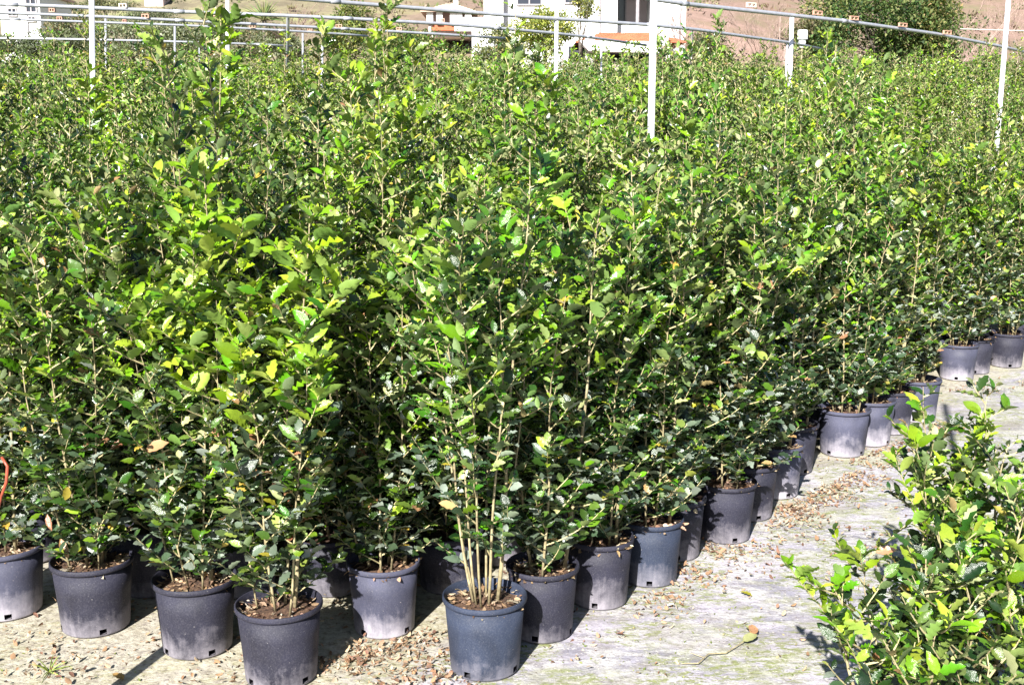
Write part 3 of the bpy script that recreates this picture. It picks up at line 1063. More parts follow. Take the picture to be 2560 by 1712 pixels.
for (px, py, dist, w, h, mt, lb) in [
    (308, 15, 13.2, 0.10, 0.05, 'clip_pale', 'pale clip on the topmost left pipe, right of the thick post'),
    (364, 41, 14.3, 0.10, 0.05, 'clip', 'orange clip on the second left pipe, below the pale clip'),
    (131, 26, 13.9, 0.08, 0.045, 'clip', 'red clip beside the edge of the left white house, upper one'),
    (150, 47, 14.8, 0.08, 0.045, 'clip', 'pinkish clip beside the edge of the left white house, lower one'),
    (312, 53, 15.1, 0.06, 0.04, 'clip', 'small pink clip on the third left pipe'),
    (531, 45, 14.9, 0.10, 0.05, 'clip', 'pinkish clip just left of the second tall post'),
    (632, 67, 15.6, 0.09, 0.04, 'clip', 'reddish clip right of the second tall post'),
    (776, 74, 16.2, 0.07, 0.04, 'clip', 'faded clip left of the yellow-leaved shrub'),
    (848, 66, 15.4, 0.09, 0.04, 'clip', 'orange clip in front of the yellow-leaved shrub'),
    (1104, 52, 15.2, 0.09, 0.05, 'clip', 'orange clip below the pink roofed house'),
    (999, 73, 16.2, 0.08, 0.04, 'clip', 'small pale orange clip left of the pink roofed house'),
    (1878, 13, 13.4, 0.14, 0.05, 'clip_pale', 'pale clip on the highest right pipe, left of its post'),
    (2044, 33, 14.0, 0.15, 0.05, 'clip', 'clip on the right pipe at the left edge of the dark tree'),
    (2135, 46, 14.7, 0.15, 0.05, 'clip', 'clip on the right pipe in front of the dark tree, left one'),
    (2257, 63, 15.6, 0.16, 0.05, 'clip', 'clip on the right pipe in front of the dark tree, middle one'),
    (2368, 82, 16.6, 0.17, 0.055, 'clip', 'clip on the right pipe at the right edge of the dark tree')]:
    clip(px, py, dist, w, h, mt, lb, -0.3 if px < 1300 else 0.6)

# white bucket on a stick
p = at(2005, 118, 20)
root = empty('bucket_on_stick', (p.x, p.y, ground_z(p.x, p.y)))
tag(root, 'white plastic bucket upturned on a stick beside the post', 'bucket')
zt = at(2005, 76, 20).z - root.location.z
b_ = MB()
hh = 0.22
b2 = lathe([(0, zt), (0.078, zt), (0.085, zt - 0.02), (0.086, zt - hh * 0.62), (0.090, zt - hh * 0.66), (0.088, zt - hh * 0.7)], 20)
b2.build('bucket', M['plastic_w'], root, True)
lathe([(0.060, zt - hh * 0.66), (0.062, zt - hh * 0.95), (0.045, zt - hh * 1.3), (0.03, zt - hh * 1.35)], 20).build('bucket_neck', M['plastic_w'], root, True)
MB().tube([(0, 0, 0), (0, 0, zt - hh)], 0.015, 8).build('stick', M['bark'], root)
# wire at the right edge
a, c = at(2400, 73, 24), at(2680, 79, 24)
o = MB().tube([a, (a + c) / 2 - Vector((0, 0, 0.01)), c], 0.011, 6).build('wire', M['wire'])
tag(o, 'thin pale wire stretched level behind the slanting post at the right edge', 'wire')
a = at(1951, 100, 30)
o = MB().tube([Vector((a.x, a.y, ground_z(a.x, a.y))), at(1951, 40, 30)], 0.02, 6).build('cane', M['bare'])
tag(o, 'thin pinkish cane standing left of the post by the bucket', 'cane')

# ------------------------------------------------------------------ houses
def window(root, x, y, z, w, h, depth=0.12):
    """window in a wall that faces -y (local coordinates), frame with pane"""
    b_ = MB()
    t = 0.07
    b_.box((x, y - 0.01, z + h / 2 - t / 2), (w, depth, t)).box((x, y - 0.01, z - h / 2 + t / 2), (w, depth, t))
    for sx in (-1, 0, 1): b_.box((x + sx * (w / 2 - t / 2), y - 0.01, z), (t, depth, h - 2 * t))
    f_ = b_.build('window', M['frame'], root)
    MB().box((x, y + 0.02, z), (w - 2 * t, 0.03, h - 2 * t)).build('pane', M['glass'], f_)


def tiled_roof(name, root, x0, x1, y0, y1, z0, zr, mat, rows=9, hip=0.0):
    """gable or hip roof, ridge along x, built of overlapping tile courses"""
    rf = empty(name, (0, 0, 0))
    rf.parent = root
    ym = (y0 + y1) / 2
    for s in (-1, 1):
        for r_ in range(rows):
            t0, t1 = r_ / rows, (r_ + 1) / rows + 0.02
            ya = (y0 if s < 0 else y1) + ((ym - y0) if s < 0 else (ym - y1)) * t0
            yb = (y0 if s < 0 else y1) + ((ym - y0) if s < 0 else (ym - y1)) * t1
            za, zb = z0 + (zr - z0) * t0 + 0.05, z0 + (zr - z0) * t1
            xa0, xa1 = x0 + hip * t0, x1 - hip * t0
            xb0, xb1 = x0 + hip * t1, x1 - hip * t1
            b_ = MB()
            ncol = 20
            V, F = [], []
            for c_ in range(ncol * 2 + 1):
                f_ = c_ / (ncol * 2)
                wv = 0.035 if c_ % 2 else 0.0
                V += [(xa0 + (xa1 - xa0) * f_, ya, za + wv), (xb0 + (xb1 - xb0) * f_, yb, zb + wv), (xa0 + (xa1 - xa0) * f_, ya, za - 0.06)]
            for c_ in range(ncol * 2):
                F += [(c_ * 3, c_ * 3 + 3, c_ * 3 + 4, c_ * 3 + 1), (c_ * 3, c_ * 3 + 2, c_ * 3 + 5, c_ * 3 + 3)]
            b_.poly(V, F).build('tile_course', M[mat], rf)
    if hip:
        for s, xe in ((-1, x0), (1, x1)):
            xi = xe + hip * (1 if s < 0 else -1)
            MB().poly([(xe, y0, z0), (xe, y1, z0), (xi, ym, zr)], [(0, 1, 2)] if s < 0 else [(0, 2, 1)]).build('hip_end', M[mat], rf)
    return rf


# big white house, upper centre.  D = 60 m
D = 60
k_ = D / FPX
root = empty('white_house', (at(1460, 316, D).x, D, ground_z(0, D)))
tag(root, 'big bright white house with shaded balcony recess, upper centre behind the yellow-green shrub', 'house')
gz_ = root.location.z
X = lambda px: (px - 1460) * k_
Z = lambda py: CAM_H + (316 - py) * k_ - gz_
# walls: left block, middle, right of the recess, recess back
MB().box(((X(1216) + X(1262)) / 2, 0.9, 4.0), (X(1262) - X(1216), 3.0, 8.6)).build('wall', M['render'], root)
MB().box(((X(1262) + X(1492)) / 2, 1.9, 4.4), (X(1492) - X(1262), 3.4, 9.4)).build('wall', M['render'], root)
MB().box(((X(1492) + X(1534)) / 2, 1.2, 4.4), (X(1534) - X(1492), 4.0, 9.4)).build('wall', M['render'], root)
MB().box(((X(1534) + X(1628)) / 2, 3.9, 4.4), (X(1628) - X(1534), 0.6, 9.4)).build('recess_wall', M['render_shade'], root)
MB().box(((X(1534) + X(1628)) / 2, 2.0, Z(62) - 0.4), (X(1628) - X(1534) - 0.01, 3.6, 0.8)).build('balcony', M['render'], root)
MB().box(((X(1534) + X(1628)) / 2, 1.5, Z(-60)), (X(1628) - X(1534) + 0.8, 4.4, 0.5)).build('slab', M['render'], root)
MB().box(((X(1628) + X(1700)) / 2, 1.6, 4.4), (X(1700) - X(1628), 4.0, 9.4)).build('wall', M['render'], root)
MB().box(((X(1216) + X(1700)) / 2, 2.6, 9.3), (X(1700) - X(1216) + 0.9, 6.6, 0.35)).build('roof_slab', M['render'], root)
MB().tube([(X(1492), -0.88, 0), (X(1492), -0.88, 8.9)], 0.05, 8).build('downpipe', M['frame'], root)
MB().tube([(X(1588), 0.4, Z(62)), (X(1588), 0.4, Z(-58))], 0.09, 8).build('column', M['frame'], root)
MB().tube([(X(1686), -0.48, 0), (X(1686), -0.48, 8.9)], 0.05, 8).build('downpipe', M['frame'], root)
for (wx, wz, ww, wh, wy) in [(X(1325), Z(-5), 1.3, 0.9, 0.16), (X(1440), Z(-18), 1.3, 1.3, 0.16), (X(1240), Z(-18), 0.5, 1.0, -0.64), (X(1661), Z(-30), 0.8, 1.2, -0.44)]:
    window(root, wx, wy, wz, ww, wh)
window(root, X(1554), 3.58, Z(15), 0.9, 1.9)

# low outbuilding with terracotta roof, white fascia and dark opening
D = 44
k_ = D / FPX
root = empty('outbuilding', (at(1560, 316, D).x, D, ground_z(0, D)))
tag(root, 'low outbuilding with wavy terracotta tiled roof, white fascia and dark opening', 'building')
gz_ = root.location.z
X = lambda px: (px - 1560) * k_
Z = lambda py: CAM_H + (316 - py) * k_ - gz_
tiled_roof('roof', root, X(1440), X(1712), 0.4, 6.0, Z(101), Z(66), 'tile', 7, 1.2)
V = [(X(1445), -0.5, Z(100)), (X(1655), -0.5, Z(104)), (X(1640), -0.5, Z(130)), (X(1470), -0.5, Z(125)),
     (X(1445), 0.3, Z(98)), (X(1655), 0.3, Z(102)), (X(1640), 0.3, Z(130)), (X(1470), 0.3, Z(125))]
MB().poly(V, [(0, 3, 2, 1), (4, 5, 6, 7), (0, 1, 5, 4), (1, 2, 6, 5), (2, 3, 7, 6), (3, 0, 4, 7)]).build('fascia', M['plastic_w'], root)
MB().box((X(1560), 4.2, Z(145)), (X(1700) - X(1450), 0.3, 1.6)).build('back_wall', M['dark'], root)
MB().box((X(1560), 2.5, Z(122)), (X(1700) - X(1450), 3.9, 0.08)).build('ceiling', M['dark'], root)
for px in (1474, 1652):
    MB().box((X(px), 0.1, Z(165) + 0.1), (0.35, 0.3, 2.6)).build('pillar', M['render_shade'], root)
MB().box((X(1560), 0.3, Z(166)), (X(1700) - X(1440), 0.25, 0.55)).build('low_wall', M['pinkwall'], root)
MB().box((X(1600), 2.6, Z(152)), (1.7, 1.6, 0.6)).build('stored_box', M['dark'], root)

# pink hip roofed house
D = 80
k_ = D / FPX
root = empty('pink_roofed_house', (at(1125, 316, D).x, D, ground_z(0, D)))
tag(root, 'small white house with pale pink hip roof and porch columns, upper centre', 'house')
gz_ = root.location.z
X = lambda px: (px - 1125) * k_
Z = lambda py: CAM_H + (316 - py) * k_ - gz_
tiled_roof('roof', root, X(1058), X(1192), -0.8, 4.6, Z(34), Z(6), 'tile_pale', 8, 1.75)
MB().box((0, 2.3, Z(60)), (X(1176) - X(1074), 3.6, 1.7)).build('wall', M['pinkwall'], root)
for px in (1080, 1103, 1136, 1150, 1172):
    MB().box((X(px), -0.35, Z(47)), (0.42, 0.3, 0.78)).build('column', M['render'], root)
MB().box((X(1160), -0.3, Z(62)), (1.2, 0.3, 0.9)).build('porch_wall', M['render'], root)
MB().box((X(1112), 0.0, Z(67)), (1.5, 0.4, 0.5)).build('step_wall', M['tile'], root)
MB().box((X(1140), 1.4, Z(4)), (0.3, 0.3, 0.5)).build('chimney', M['render'], root)
# small white annex
D = 66
k_ = D / FPX
root = empty('annex', (at(1205, 316, D).x, D, ground_z(0, D)))
tag(root, 'plain small white annex between the pink roofed house and the big white house', 'building')
gz_ = root.location.z
Zt = CAM_H + (316 - 48) * k_ - gz_
MB().box((0, 1.2, Zt / 2), ((1232 - 1185) * k_, 2.4, Zt)).build('wall', M['render'], root)
MB().box((0, 1.2, Zt + 0.04), ((1232 - 1185) * k_ + 0.1, 2.5, 0.07)).build('roof_slab', M['render'], root)

# left white house
D = 70
k_ = D / FPX
root = empty('left_white_house', (at(72, 316, D).x, D, ground_z(0, D)))
tag(root, 'white house behind the pipes in the upper left corner with small dark windows', 'house')
gz_ = root.location.z
X = lambda px: (px - 72) * k_
Z = lambda py: CAM_H + (316 - py) * k_ - gz_
MB().box((0, 2.5, Z(-10) / 2), (X(120) - X(24), 5.0, Z(-10))).build('wall', M['render'], root)
MB().box((0, 2.5, Z(-10) + 0.08), (X(128) - X(16), 5.6, 0.15)).build('eaves', M['tile_pale'], root)
window(root, X(54), -0.03, Z(33), 0.55, 0.5)
window(root, X(100), -0.03, Z(16), 0.7, 0.9)
window(root, X(100), -0.03, Z(33) - 0.4, 0.5, 0.35)
MB().tube([(X(89), -0.06, 0.3), (X(89), -0.06, Z(-8))], 0.035, 6).build('downpipe', M['frame'], root)
# red barn bit
D = 95
root = empty('red_shed', (at(385, 20, D).x, D, at(385, 24, D).z))
tag(root, 'small reddish shed high on the grassy slope, upper left', 'shed')
MB().box((0, 1, 0.25), (1.5, 2, 1.5)).build('wall', M['pinkwall'], root)
MB().box((0, -0.03, 0.2), (0.4, 0.05, 0.8)).build('door', M['frame'], root)
MB().box((0, 1, 1.08), (1.8, 2.4, 0.15)).build('roof', M['tile'], root)

# ------------------------------------------------------------------ trees and shrubs of the background
def crown_cloud(seed, n_, rx, ry, rz, cz, clumps, leaf, cols, flat=1.0):
    r = np.random.default_rng(seed)
    cc = r.normal(0, 1, (clumps, 3))
    cc /= np.linalg.norm(cc, axis=1, keepdims=True)
    cc *= r.uniform(0.35, 0.95, (clumps, 1))
    cr = r.uniform(0.22, 0.42, clumps)
    ci = r.integers(0, clumps, n_)
    dv = r.normal(0, 1, (n_, 3))
    dv /= np.linalg.norm(dv, axis=1, keepdims=True)
    P = cc[ci] + dv * cr[ci][:, None] * (r.random((n_, 1)) ** 0.4)
    P = P * np.array([rx, ry, rz]) + np.array([0, 0, cz])
    D_ = dv + r.normal(0, 0.6, (n_, 3)) + np.array([0, 0, 0.2])
    F = frames(D_, np.stack([r.normal(0, .5, n_), r.normal(0, .5, n_), np.ones(n_)], 1))
    tone = r.uniform(0.8, 1.2, clumps)[ci][:, None]
    C = np.array(cols)[r.integers(0, len(cols), n_)] * tone * r.uniform(0.8, 1.2, (n_, 1))
    return P, F, leaf * r.uniform(0.6, 1.3, n_), C, cc


def tree_parts(root, seed, n_, rx, ry, rz, cz, clumps, leaf, cols, trunk=0.12, quad=True):
    P, F, S, C, cc = crown_cloud(seed, n_, rx, ry, rz, cz, clumps, leaf, cols)
    link('crown', leaf_mesh('crown', P, F, S, C, [QUAD if quad else TPL[4]], M['tree_leaf']), root)['kind'] = 'stuff'
    b_ = MB()
    r = random.Random(seed)
    b_.tube([(0, 0, -0.4), (0.03 * rx, 0, cz * 0.4), (0, 0.03 * rx, cz)], [trunk, trunk * 0.75, trunk * 0.4], 7)
    for c_ in cc[:10]:
        e = Vector((c_[0] * rx, c_[1] * ry, c_[2] * rz + cz))
        s = Vector((0, 0, max(0.2, cz * r.uniform(0.45, 0.85))))
        b_.tube([s, s.lerp(e, 0.5) + Vector((0, 0, 0.06 * rz)), e], [trunk * 0.45, trunk * 0.3, trunk * 0.12], 5)
    b_.build('trunk', M['trunk'], root, True)


OLIVE = [(0.13, 0.15, 0.09), (0.19, 0.21, 0.14), (0.09, 0.11, 0.06), (0.26, 0.27, 0.19)]
DARKG = [(0.035, 0.085, 0.022), (0.06, 0.13, 0.03), (0.025, 0.06, 0.02), (0.13, 0.21, 0.06)]
YEL = [(0.38, 0.40, 0.06), (0.28, 0.33, 0.06), (0.45, 0.42, 0.12), (0.20, 0.25, 0.06)]
MIXG = [(0.16, 0.20, 0.06), (0.26, 0.27, 0.10), (0.10, 0.14, 0.04), (0.33, 0.27, 0.11)]
BROWNG = [(0.20, 0.16, 0.09), (0.14, 0.15, 0.06), (0.28, 0.22, 0.13), (0.10, 0.11, 0.05)]


def tree_at(name, px, py_top, py_bot, dist, wpx, seed, n_, clumps, leaf, cols, lab, cat='tree', group=None, trunk=0.1):
    p = at(px, py_bot, dist)
    g = ground_z(p.x, p.y)
    ztop = at(px, py_top, dist).z
    zb = p.z
    root = empty(name, (p.x, p.y, g))
    tag(root, lab, cat, group)
    rz_ = (ztop - zb) / 2
    rx_ = wpx / 2 * dist / FPX
    tree_parts(root, seed, n_, rx_, min(rx_, rz_ * 1.5), rz_, (ztop + zb) / 2 - g, clumps, leaf, cols, trunk)
    return root


tree_at('evergreen_tree', 2215, -130, 185, 26, 380, 1, 15000, 44, 0.085, DARKG + MIXG[:2], 'big dark glossy evergreen tree behind the block, upper right', trunk=0.09)
tree_at('evergreen_tree', 2330, -60, 200, 25, 150, 5, 6000, 36, 0.085, DARKG + MIXG, 'slimmer mid green tree leaning on the right flank of the big dark one', trunk=0.06)
tree_at('brown_shrub', 2050, 40, 160, 28, 170, 2, 5000, 30, 0.08, BROWNG, 'brownish green shrub left of the big dark tree', 'shrub', trunk=0.05)
tree_at('brown_shrub', 2085, -60, 110, 31, 170, 12, 5000, 30, 0.08, MIXG, 'loose mid green shrub behind the brownish one', 'shrub', trunk=0.05)
tree_at('yellow_shrub', 1365, 8, 150, 34, 170, 3, 7000, 34, 0.085, YEL, 'yellow-green shrub in front of the big white house', 'shrub', trunk=0.05)
tree_at('yellow_shrub', 1450, -20, 60, 36, 80, 13, 1300, 14, 0.085, YEL + OLIVE, 'thin pale tree right of the yellow-green shrub', 'tree', trunk=0.04)
tree_at('yellow_leaved_shrub', 865, 8, 170, 32, 150, 4, 6500, 32, 0.085, MIXG + YEL[:1], 'yellowish leafy shrub left of the pink roofed house', 'shrub', trunk=0.05)
tree_at('green_shrub', 1010, 60, 170, 36, 190, 6, 6000, 30, 0.09, MIXG + DARKG, 'mid green shrub below the pink roofed house', 'shrub', trunk=0.05)
tree_at('green_shrub', 1240, 70, 170, 30, 120, 16, 4000, 22, 0.08, MIXG + OLIVE, 'pale green shrub at the foot of the big white house', 'shrub', trunk=0.04)
tree_at('green_shrub', 1770, 70, 180, 29, 130, 17, 3500, 22, 0.08, OLIVE + MIXG, 'pale shrub right of the outbuilding behind the pipe', 'shrub', trunk=0.04)
# olive trees on the left slope
OL = [(205, 20, 110, 44, 200), (330, 40, 150, 38, 220), (470, 48, 150, 40, 230), (600, 70, 160, 42, 200), (180, 78, 150, 36, 160), (60, 78, 150, 40, 150),
      (690, 50, 130, 52, 130), (390, 20, 70, 64, 200), (560, 30, 80, 60, 120), (260, -8, 40, 72, 170), (720, 80, 170, 38, 120)]
OLL = ['greyish olive tree right of the left white house', 'dark olive tree above the lowest pipe, right of the thick left post', 'olive tree in the gap between the two left posts',
       'olive tree behind the second tall post', 'low bush at the foot of the left white house, right side', 'low dark bush in front of the left white house',
       'greyish bush below the spiky plant', 'thin olive bush on the slope above the upper left pipe', 'small bush beside the spiky plant', 'pale olive tree high on the left slope',
       'bush left of the yellowish leafy shrub, low down']
for k, (px, pt, pb, dist, wpx) in enumerate(OL):
    tree_at('olive_tree', px, pt, pb, dist, wpx, 40 + k, 3800, 26, 0.10, OLIVE if k % 3 else OLIVE + BROWNG, OLL[k], 'olive tree', 'olive trees and bushes on the left slope', 0.08)
# wooded hill top centre
for k, (px, pt, pb, dist, wpx) in enumerate([(960, -40, 40, 110, 130), (1040, -50, 30, 115, 130), (1180, -40, 40, 112, 120), (870, -40, 30, 118, 120), (770, -30, 30, 105, 90)]):
    tree_at('hill_tree', px, pt, pb, dist, wpx, 80 + k, 3000, 22, 0.22, OLIVE + BROWNG,
            ['grey-green tree above the pipe left of the pink roofed house', 'grey-green tree touching the left slope of the pink roof', 'tree between the pink roof and the big white house',
             'grey-green tree above the yellowish leafy shrub', 'tree at the top edge right of the spiky plant'][k], 'tree', 'trees on the hill at the top edge', 0.15)


# bare trees on the red brown slope
def bare_tree(px, py_bot, py_top, dist, seed, lab):
    p = at(px, py_bot, dist)
    ztop = at(px, py_top, dist).z
    g = ground_z(p.x, p.y)
    root = empty('bare_tree', (p.x, p.y, g))
    tag(root, lab, 'bare tree', 'bare trees and scrub on the red brown slope')
    r = random.Random(seed)
    H_ = ztop - g
    tr, tw = MB(), MB()
    tr.tube([(0, 0, -0.3), (0.05, 0, H_ * 0.3), (0, 0.04, H_ * 0.6)], [0.07, 0.05, 0.03], 6)

    def rec(p0, dv, ln, rad, lvl):
        p1 = p0 + dv * ln
        tw.tube([p0, (p0 + p1) / 2 + Vector((r.uniform(-.05, .05), 0, 0.02)) * ln, p1], [rad, rad * 0.8, rad * 0.6], 3, cap=False)
        if lvl == 0: return
        for _ in range(3 if lvl > 1 else 4):
            nd = (dv + Vector((r.uniform(-.7, .7), r.uniform(-.7, .7), r.uniform(-.1, .5)))).normalized()
            rec(p0.lerp(p1, r.uniform(0.4, 1)), nd, ln * r.uniform(0.5, 0.8), rad * 0.6, lvl - 1)
    for _ in range(7):
        a = r.uniform(0, 6.28)
        rec(Vector((0, 0, H_ * r.uniform(0.15, 0.6))), Vector((math.cos(a) * 0.6, math.sin(a) * 0.6, 0.8)).normalized(), H_ * 0.3, 0.022, 3)
    tr.build('trunk', M['bare'], root, True)
    tw.build('branches', M['bare'], root)


for k, (px, pb, pt, dist, lab) in enumerate([
    (1760, 150, 15, 40, 'bare brown tree just right of the big white house'), (1830, 150, 20, 42, 'bare twiggy shrub between the outbuilding and the post with bucket'),
    (1890, 150, 45, 38, 'low bare scrub left of the pinkish cane'), (1960, 140, 5, 45, 'bare tree rising behind the post by the bucket'),
    (2460, 110, 10, 42, 'spindly pale bare tree left of the slanting post'), (2545, 120, 10, 46, 'bare tree at the right edge of the photo'),
    (2400, 90, -20, 50, 'bare tree high behind the slim green tree'), (730, 60, -20, 50, 'bare pinkish scrub right of the spiky plant'),
    (1725, 130, 30, 48, 'bare tree overlapping the right corner of the big white house'), (1700, 160, 85, 36, 'twiggy bare shrub before the right end of the terracotta roof')]):
    bare_tree(px, pb, pt, dist, 200 + k, lab)

# dry scrub on the slope
r_ = np.random.default_rng(77)
nc = 900
cx_, cy_ = r_.uniform(-45, 60, nc), 58 + 130 * r_.random(nc) ** 1.5
cz_ = np.array([ground_z(a, b_) for a, b_ in zip(cx_, cy_)])
cz_ += np.where(cy_ > 80, 1.6 * np.sin(cx_ * 0.05 + cy_ * 0.021) + 0.9 * np.sin(cx_ * 0.13 - cy_ * 0.07) + 0.00012 * np.abs(cx_) * (cy_ - 80), 0)
rad_ = r_.uniform(0.3, 1.3, nc)
per = 26
P = np.stack([cx_, cy_, cz_], 1).repeat(per, 0) + r_.normal(0, 0.45, (nc * per, 3)) * rad_.repeat(per)[:, None] * np.array([1, 1, 0.55]) + np.array([0, 0, 0.3])
n_ = len(P)
F = frames(r_.normal(0, 0.5, (n_, 3)) + np.array([0, 0, 0.8]), r_.normal(0, 1, (n_, 3)))
tone = np.array([(0.22, 0.14, 0.11), (0.30, 0.22, 0.17), (0.12, 0.13, 0.06), (0.36, 0.28, 0.22), (0.17, 0.11, 0.09)])[r_.integers(0, 5, nc)].repeat(per, 0)
o = link('hill_scrub', leaf_mesh('hill_scrub', P, F, r_.uniform(0.15, 0.45, n_), tone * r_.uniform(0.7, 1.2, (n_, 1)), [QUAD], M['tree_leaf']))
tag(o, 'low dry scrub scattered over the slope behind the houses', 'scrub', kind='stuff')

# spiky plant at the top edge
p = at(660, 45, 48)
root = empty('spiky_plant', (p.x, p.y, ground_z(p.x, p.y)))
tag(root, 'spiky plant with long narrow arching leaves at the top edge, upper left', 'plant')
zc = p.z - root.location.z
b_ = MB()
r = random.Random(4)
me0 = None
for k in range(70):
    a = r.uniform(0, 6.28)
    el = r.uniform(0.2, 1.4)
    ln = r.uniform(0.7, 1.25)
    pts = []
    for q in range(5):
        t = q / 4
        pts.append(Vector((math.cos(a) * math.cos(el) * ln * t, math.sin(a) * math.cos(el) * ln * t, zc - 0.1 + math.sin(el) * ln * t - 0.25 * t * t)))
    bb = MB().tube(pts, [0.028, 0.03, 0.024, 0.015, 0.004], 4)
    lo = link('leaf', bb.mesh('blade', None), root)
    nv = len(bb.v)
    at_ = lo.data.attributes.new('leafcol', 'FLOAT_COLOR', 'POINT')
    cc_ = r.choice([(0.30, 0.36, 0.13), (0.20, 0.28, 0.10), (0.40, 0.40, 0.18)])
    at_.data.foreach_set('color', list((*cc_, 1.0)) * nv)
    lo.data.materials.append(M['tree_leaf'])
MB().tube([(0, 0, -0.2), (0, 0, zc)], 0.09, 8).build('trunk', M['trunk'], root, True)

# ------------------------------------------------------------------ ground litter
r = np.random.default_rng(5)
LP = []


def strip(x0, y0, x1, y1, wid, cnt):
    t = r.random(cnt)
    nx, ny = (y1 - y0), -(x1 - x0)
    ln = math.hypot(nx, ny)
    off = np.abs(r.normal(0, wid, cnt)) - 0.12
    px = x0 + (x1 - x0) * t + nx / ln * off
    py = y0 + (y1 - y0) * t + ny / ln * off
    LP.append(np.stack([px, py, r.uniform(0.004, 0.016, cnt)], 1))


strip(0.55, 4.50, 1.60, 5.85, 0.13, 1200)
strip(1.45, 5.6, 2.1, 6.3, 0.13, 880)
strip(2.1, 6.45, 3.0, 7.45, 0.13, 880)
strip(3.4, 8.4, 4.6, 9.3, 0.2, 500)
strip(-0.85, 3.75, 0.6, 4.6, 0.16, 700)
for (cx, cy, w, cnt) in [(-0.42, 4.0, 0.17, 430), (-0.28, 3.78, 0.15, 200), (-0.62, 4.0, 0.2, 480), (-1.5, 3.95, 0.28, 272), (-1.75, 3.9, 0.25, 192), (-0.62, 3.62, 0.22, 192),
                         (1.3, 5.0, 0.35, 220), (1.6, 5.3, 0.3, 260), (-1.1, 4.5, 0.6, 900), (0.3, 4.9, 0.5, 500), (0.5, 4.0, 0.6, 110), (1.5, 6.6, 0.5, 500)]:
    LP.append(np.stack([r.normal(cx, w, cnt), r.normal(cy, w * 0.8, cnt), r.uniform(0.004, 0.02, cnt)], 1))
LP.append(np.stack([r.uniform(-2.5, 3.5, 260), r.uniform(3, 9, 260), np.full(260, 0.006)], 1))
P = np.concatenate(LP)
PX, PY = [f[0] for f in FRONT], [f[1] for f in FRONT]
cl = np.sin(P[:, 0] * 9 + 2 * np.sin(P[:, 1] * 6)) + np.sin(P[:, 1] * 11 + 2.5 * np.sin(P[:, 0] * 7)) + r.normal(0, 0.5, len(P))
keep = cl > -0.35
for fx, fy in placed:
    keep &= (P[:, 0] - fx) ** 2 + (P[:, 1] - fy) ** 2 > 0.133 ** 2
P = P[keep]
o = link('leaf_litter', litter_mesh('leaf_litter', P, 0.0185, 9, 0.55))
tag(o, 'brown fallen leaves lying thick along the foot of the pots and thinly over the aisle', 'leaf litter', kind='stuff')

# moss tufts and crumbs, greenish
r = np.random.default_rng(15)
n_ = 5200
P = np.stack([r.uniform(-2.4, 3.4, n_), r.uniform(3.0, 8.5, n_), np.full(n_, 0.002)], 1)
nse = np.sin(P[:, 0] * 3.1 + 1.3 * np.sin(P[:, 1] * 2.3)) + np.sin(P[:, 1] * 4.7 + P[:, 0] * 1.9)
P = P[nse > 0.25]
n_ = len(P)
a = r.uniform(0, 6.283, n_)
D_ = np.stack([np.cos(a) * 0.6, np.sin(a) * 0.6, r.uniform(0.1, 0.6, n_)], 1)
F = frames(D_, np.stack([r.normal(0, 1, n_), r.normal(0, 1, n_), np.ones(n_)], 1))
C = np.array([(0.24, 0.29, 0.07), (0.34, 0.37, 0.13), (0.40, 0.36, 0.2), (0.15, 0.19, 0.05)])[r.integers(0, 4, n_)]
o = link('moss', leaf_mesh('moss', P, F, r.uniform(0.006, 0.017, n_), C, [QUAD], M['tree_leaf']))
tag(o, 'tiny tufts of moss and algae crumbs on the ground cloth', 'moss', kind='stuff')


def weed(x, y, n_, h, seed, lab):
    r = random.Random(seed)
    root = empty('weed', (x, y, 0))
    tag(root, lab, 'weed')
    for k in range(n_):
        a = r.uniform(0, 6.28)
        el = r.uniform(0.3, 1.2)
        pts = [Vector((math.cos(a) * math.cos(el) * h * t, math.sin(a) * math.cos(el) * h * t, h * math.sin(el) * t - 0.3 * h * t * t)) for t in (0, .33, .66, 1)]
        bb = MB().tube(pts, [0.002, 0.0025, 0.002, 0.0005], 3)
        lo = link('blade', bb.mesh('blade'), root)
        at_ = lo.data.attributes.new('leafcol', 'FLOAT_COLOR', 'POINT')
        at_.data.foreach_set('color', list((0.28, 0.36, 0.08, 1.0)) * len(bb.v))
        lo.data.materials.append(M['tree_leaf'])


weed(-1.70, 3.88, 12, 0.09, 1, 'small grass weed in the lower left corner')
weed(2.95, 7.35, 16, 0.14, 2, 'green weed beside the rounded grey pot of the aisle cluster')
weed(3.25, 8.6, 14, 0.14, 3, 'green weed in front of the dappled far pot')

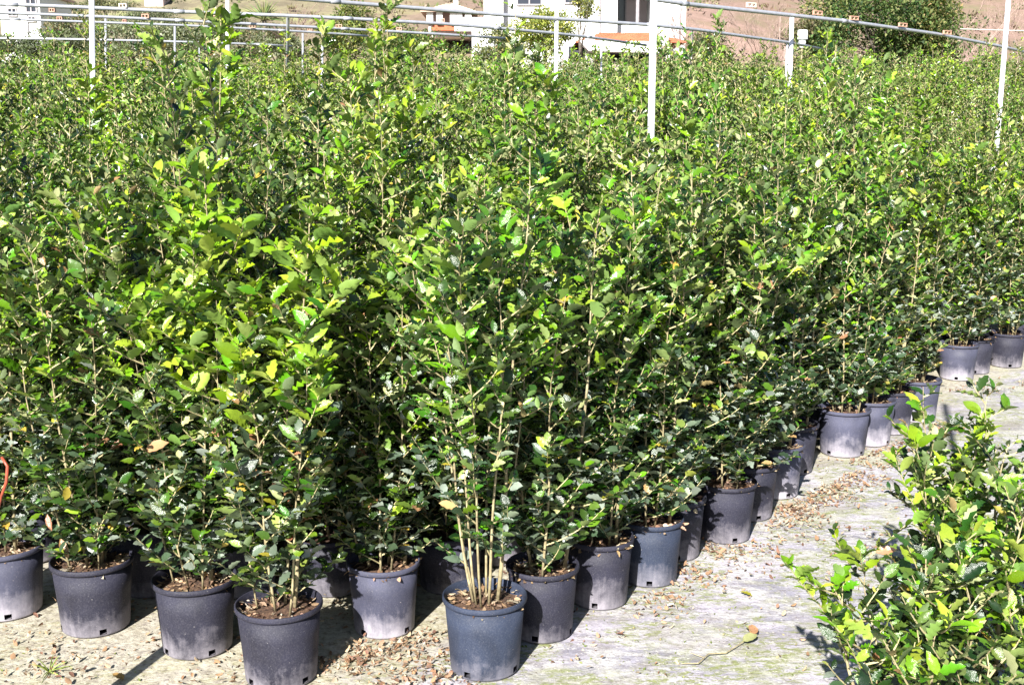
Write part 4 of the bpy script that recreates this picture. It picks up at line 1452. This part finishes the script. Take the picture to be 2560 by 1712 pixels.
# fallen twig with leaves on the aisle, and loose leaves
root = empty('fallen_twig', (0.80, 4.02, 0.006))
tag(root, 'thin dry twig lying on the aisle with pale yellow leaves at its right end', 'twig')
MB().tube([(-0.17, -0.09, 0.004), (-0.11, -0.10, 0.010), (-0.06, -0.03, 0.014), (0.01, -0.01, 0.008), (0.08, 0.06, 0.014), (0.15, 0.13, 0.02)], [0.0014, 0.0022, 0.0024, 0.0022, 0.002, 0.0015], 5).build('stem', M['bark'], root)
MB().tube([(-0.08, -0.06, 0.012), (-0.13, -0.01, 0.01)], [0.0016, 0.001], 4).build('side_twig', M['bark'], root)
for (q, ang, s, ci) in [((0.09, 0.07, 0.016), 0.5, 0.07, 18), ((0.14, 0.12, 0.02), 1.5, 0.065, 16), ((0.15, 0.13, 0.02), 2.2, 0.06, 18), ((0.13, 0.12, 0.02), 0.9, 0.05, 16)]:
    o = link('leaf', leaf_data(1, ci), root)
    o.location = q
    o.rotation_euler = (0.25, 0.2, ang - 1.57)
    o.scale = (s, s, s)
for (x, y, s, ci, lab) in [(1.02, 4.55, 0.055, 13, 'single yellow leaf lying flat on the aisle, right of the fallen twig'),
                           (-1.40, 3.80, 0.06, 15, 'curled brown leaf on the ground at the lower left, in front of the second pot')]:
    o = link('fallen_leaf', leaf_data(1, ci))
    o.location = (x, y, 0.012)
    o.scale = (s, s, s)
    o.rotation_euler = (0.15, 0.1, 1.0)
    tag(o, lab, 'leaf')
pa, pb = at(150, 1345, 4.12), at(118, 1285, 4.10)
for (x, y, z, s, ang, rx, lab) in [(pa.x, pa.y, pa.z, 0.085, 3.6, -1.0, 'long orange dead leaf hooked over the rim of the second front pot'),
                                   (pb.x, pb.y, pb.z, 0.065, 3.3, -1.0, 'orange dead leaf hanging low in the second front sapling')]:
    o = link('dead_leaf', leaf_data(2, 15))
    o.location = (x, y, z)
    o.scale = (s, s, s)
    o.rotation_euler = (rx, 0.3, ang)
    tag(o, lab, 'leaf')
# red strip at the left edge
o = MB().tube([at(-2, 1268, 3.98), at(4, 1238, 3.96), at(16, 1205, 3.95), at(19, 1165, 3.95), at(4, 1142, 3.96)], [0.003, 0.005, 0.006, 0.006, 0.005], 8).build('red_strap', M['hose'], smooth=True)
tag(o, 'curved rust red strap hanging in the sapling at the left edge', 'strap')

print('tris', sum(sum(len(p.vertices) - 2 for p in me.polygons) if len(me.polygons) < 2000 else len(me.loops) - 2 * len(me.polygons) for me in bpy.data.meshes))
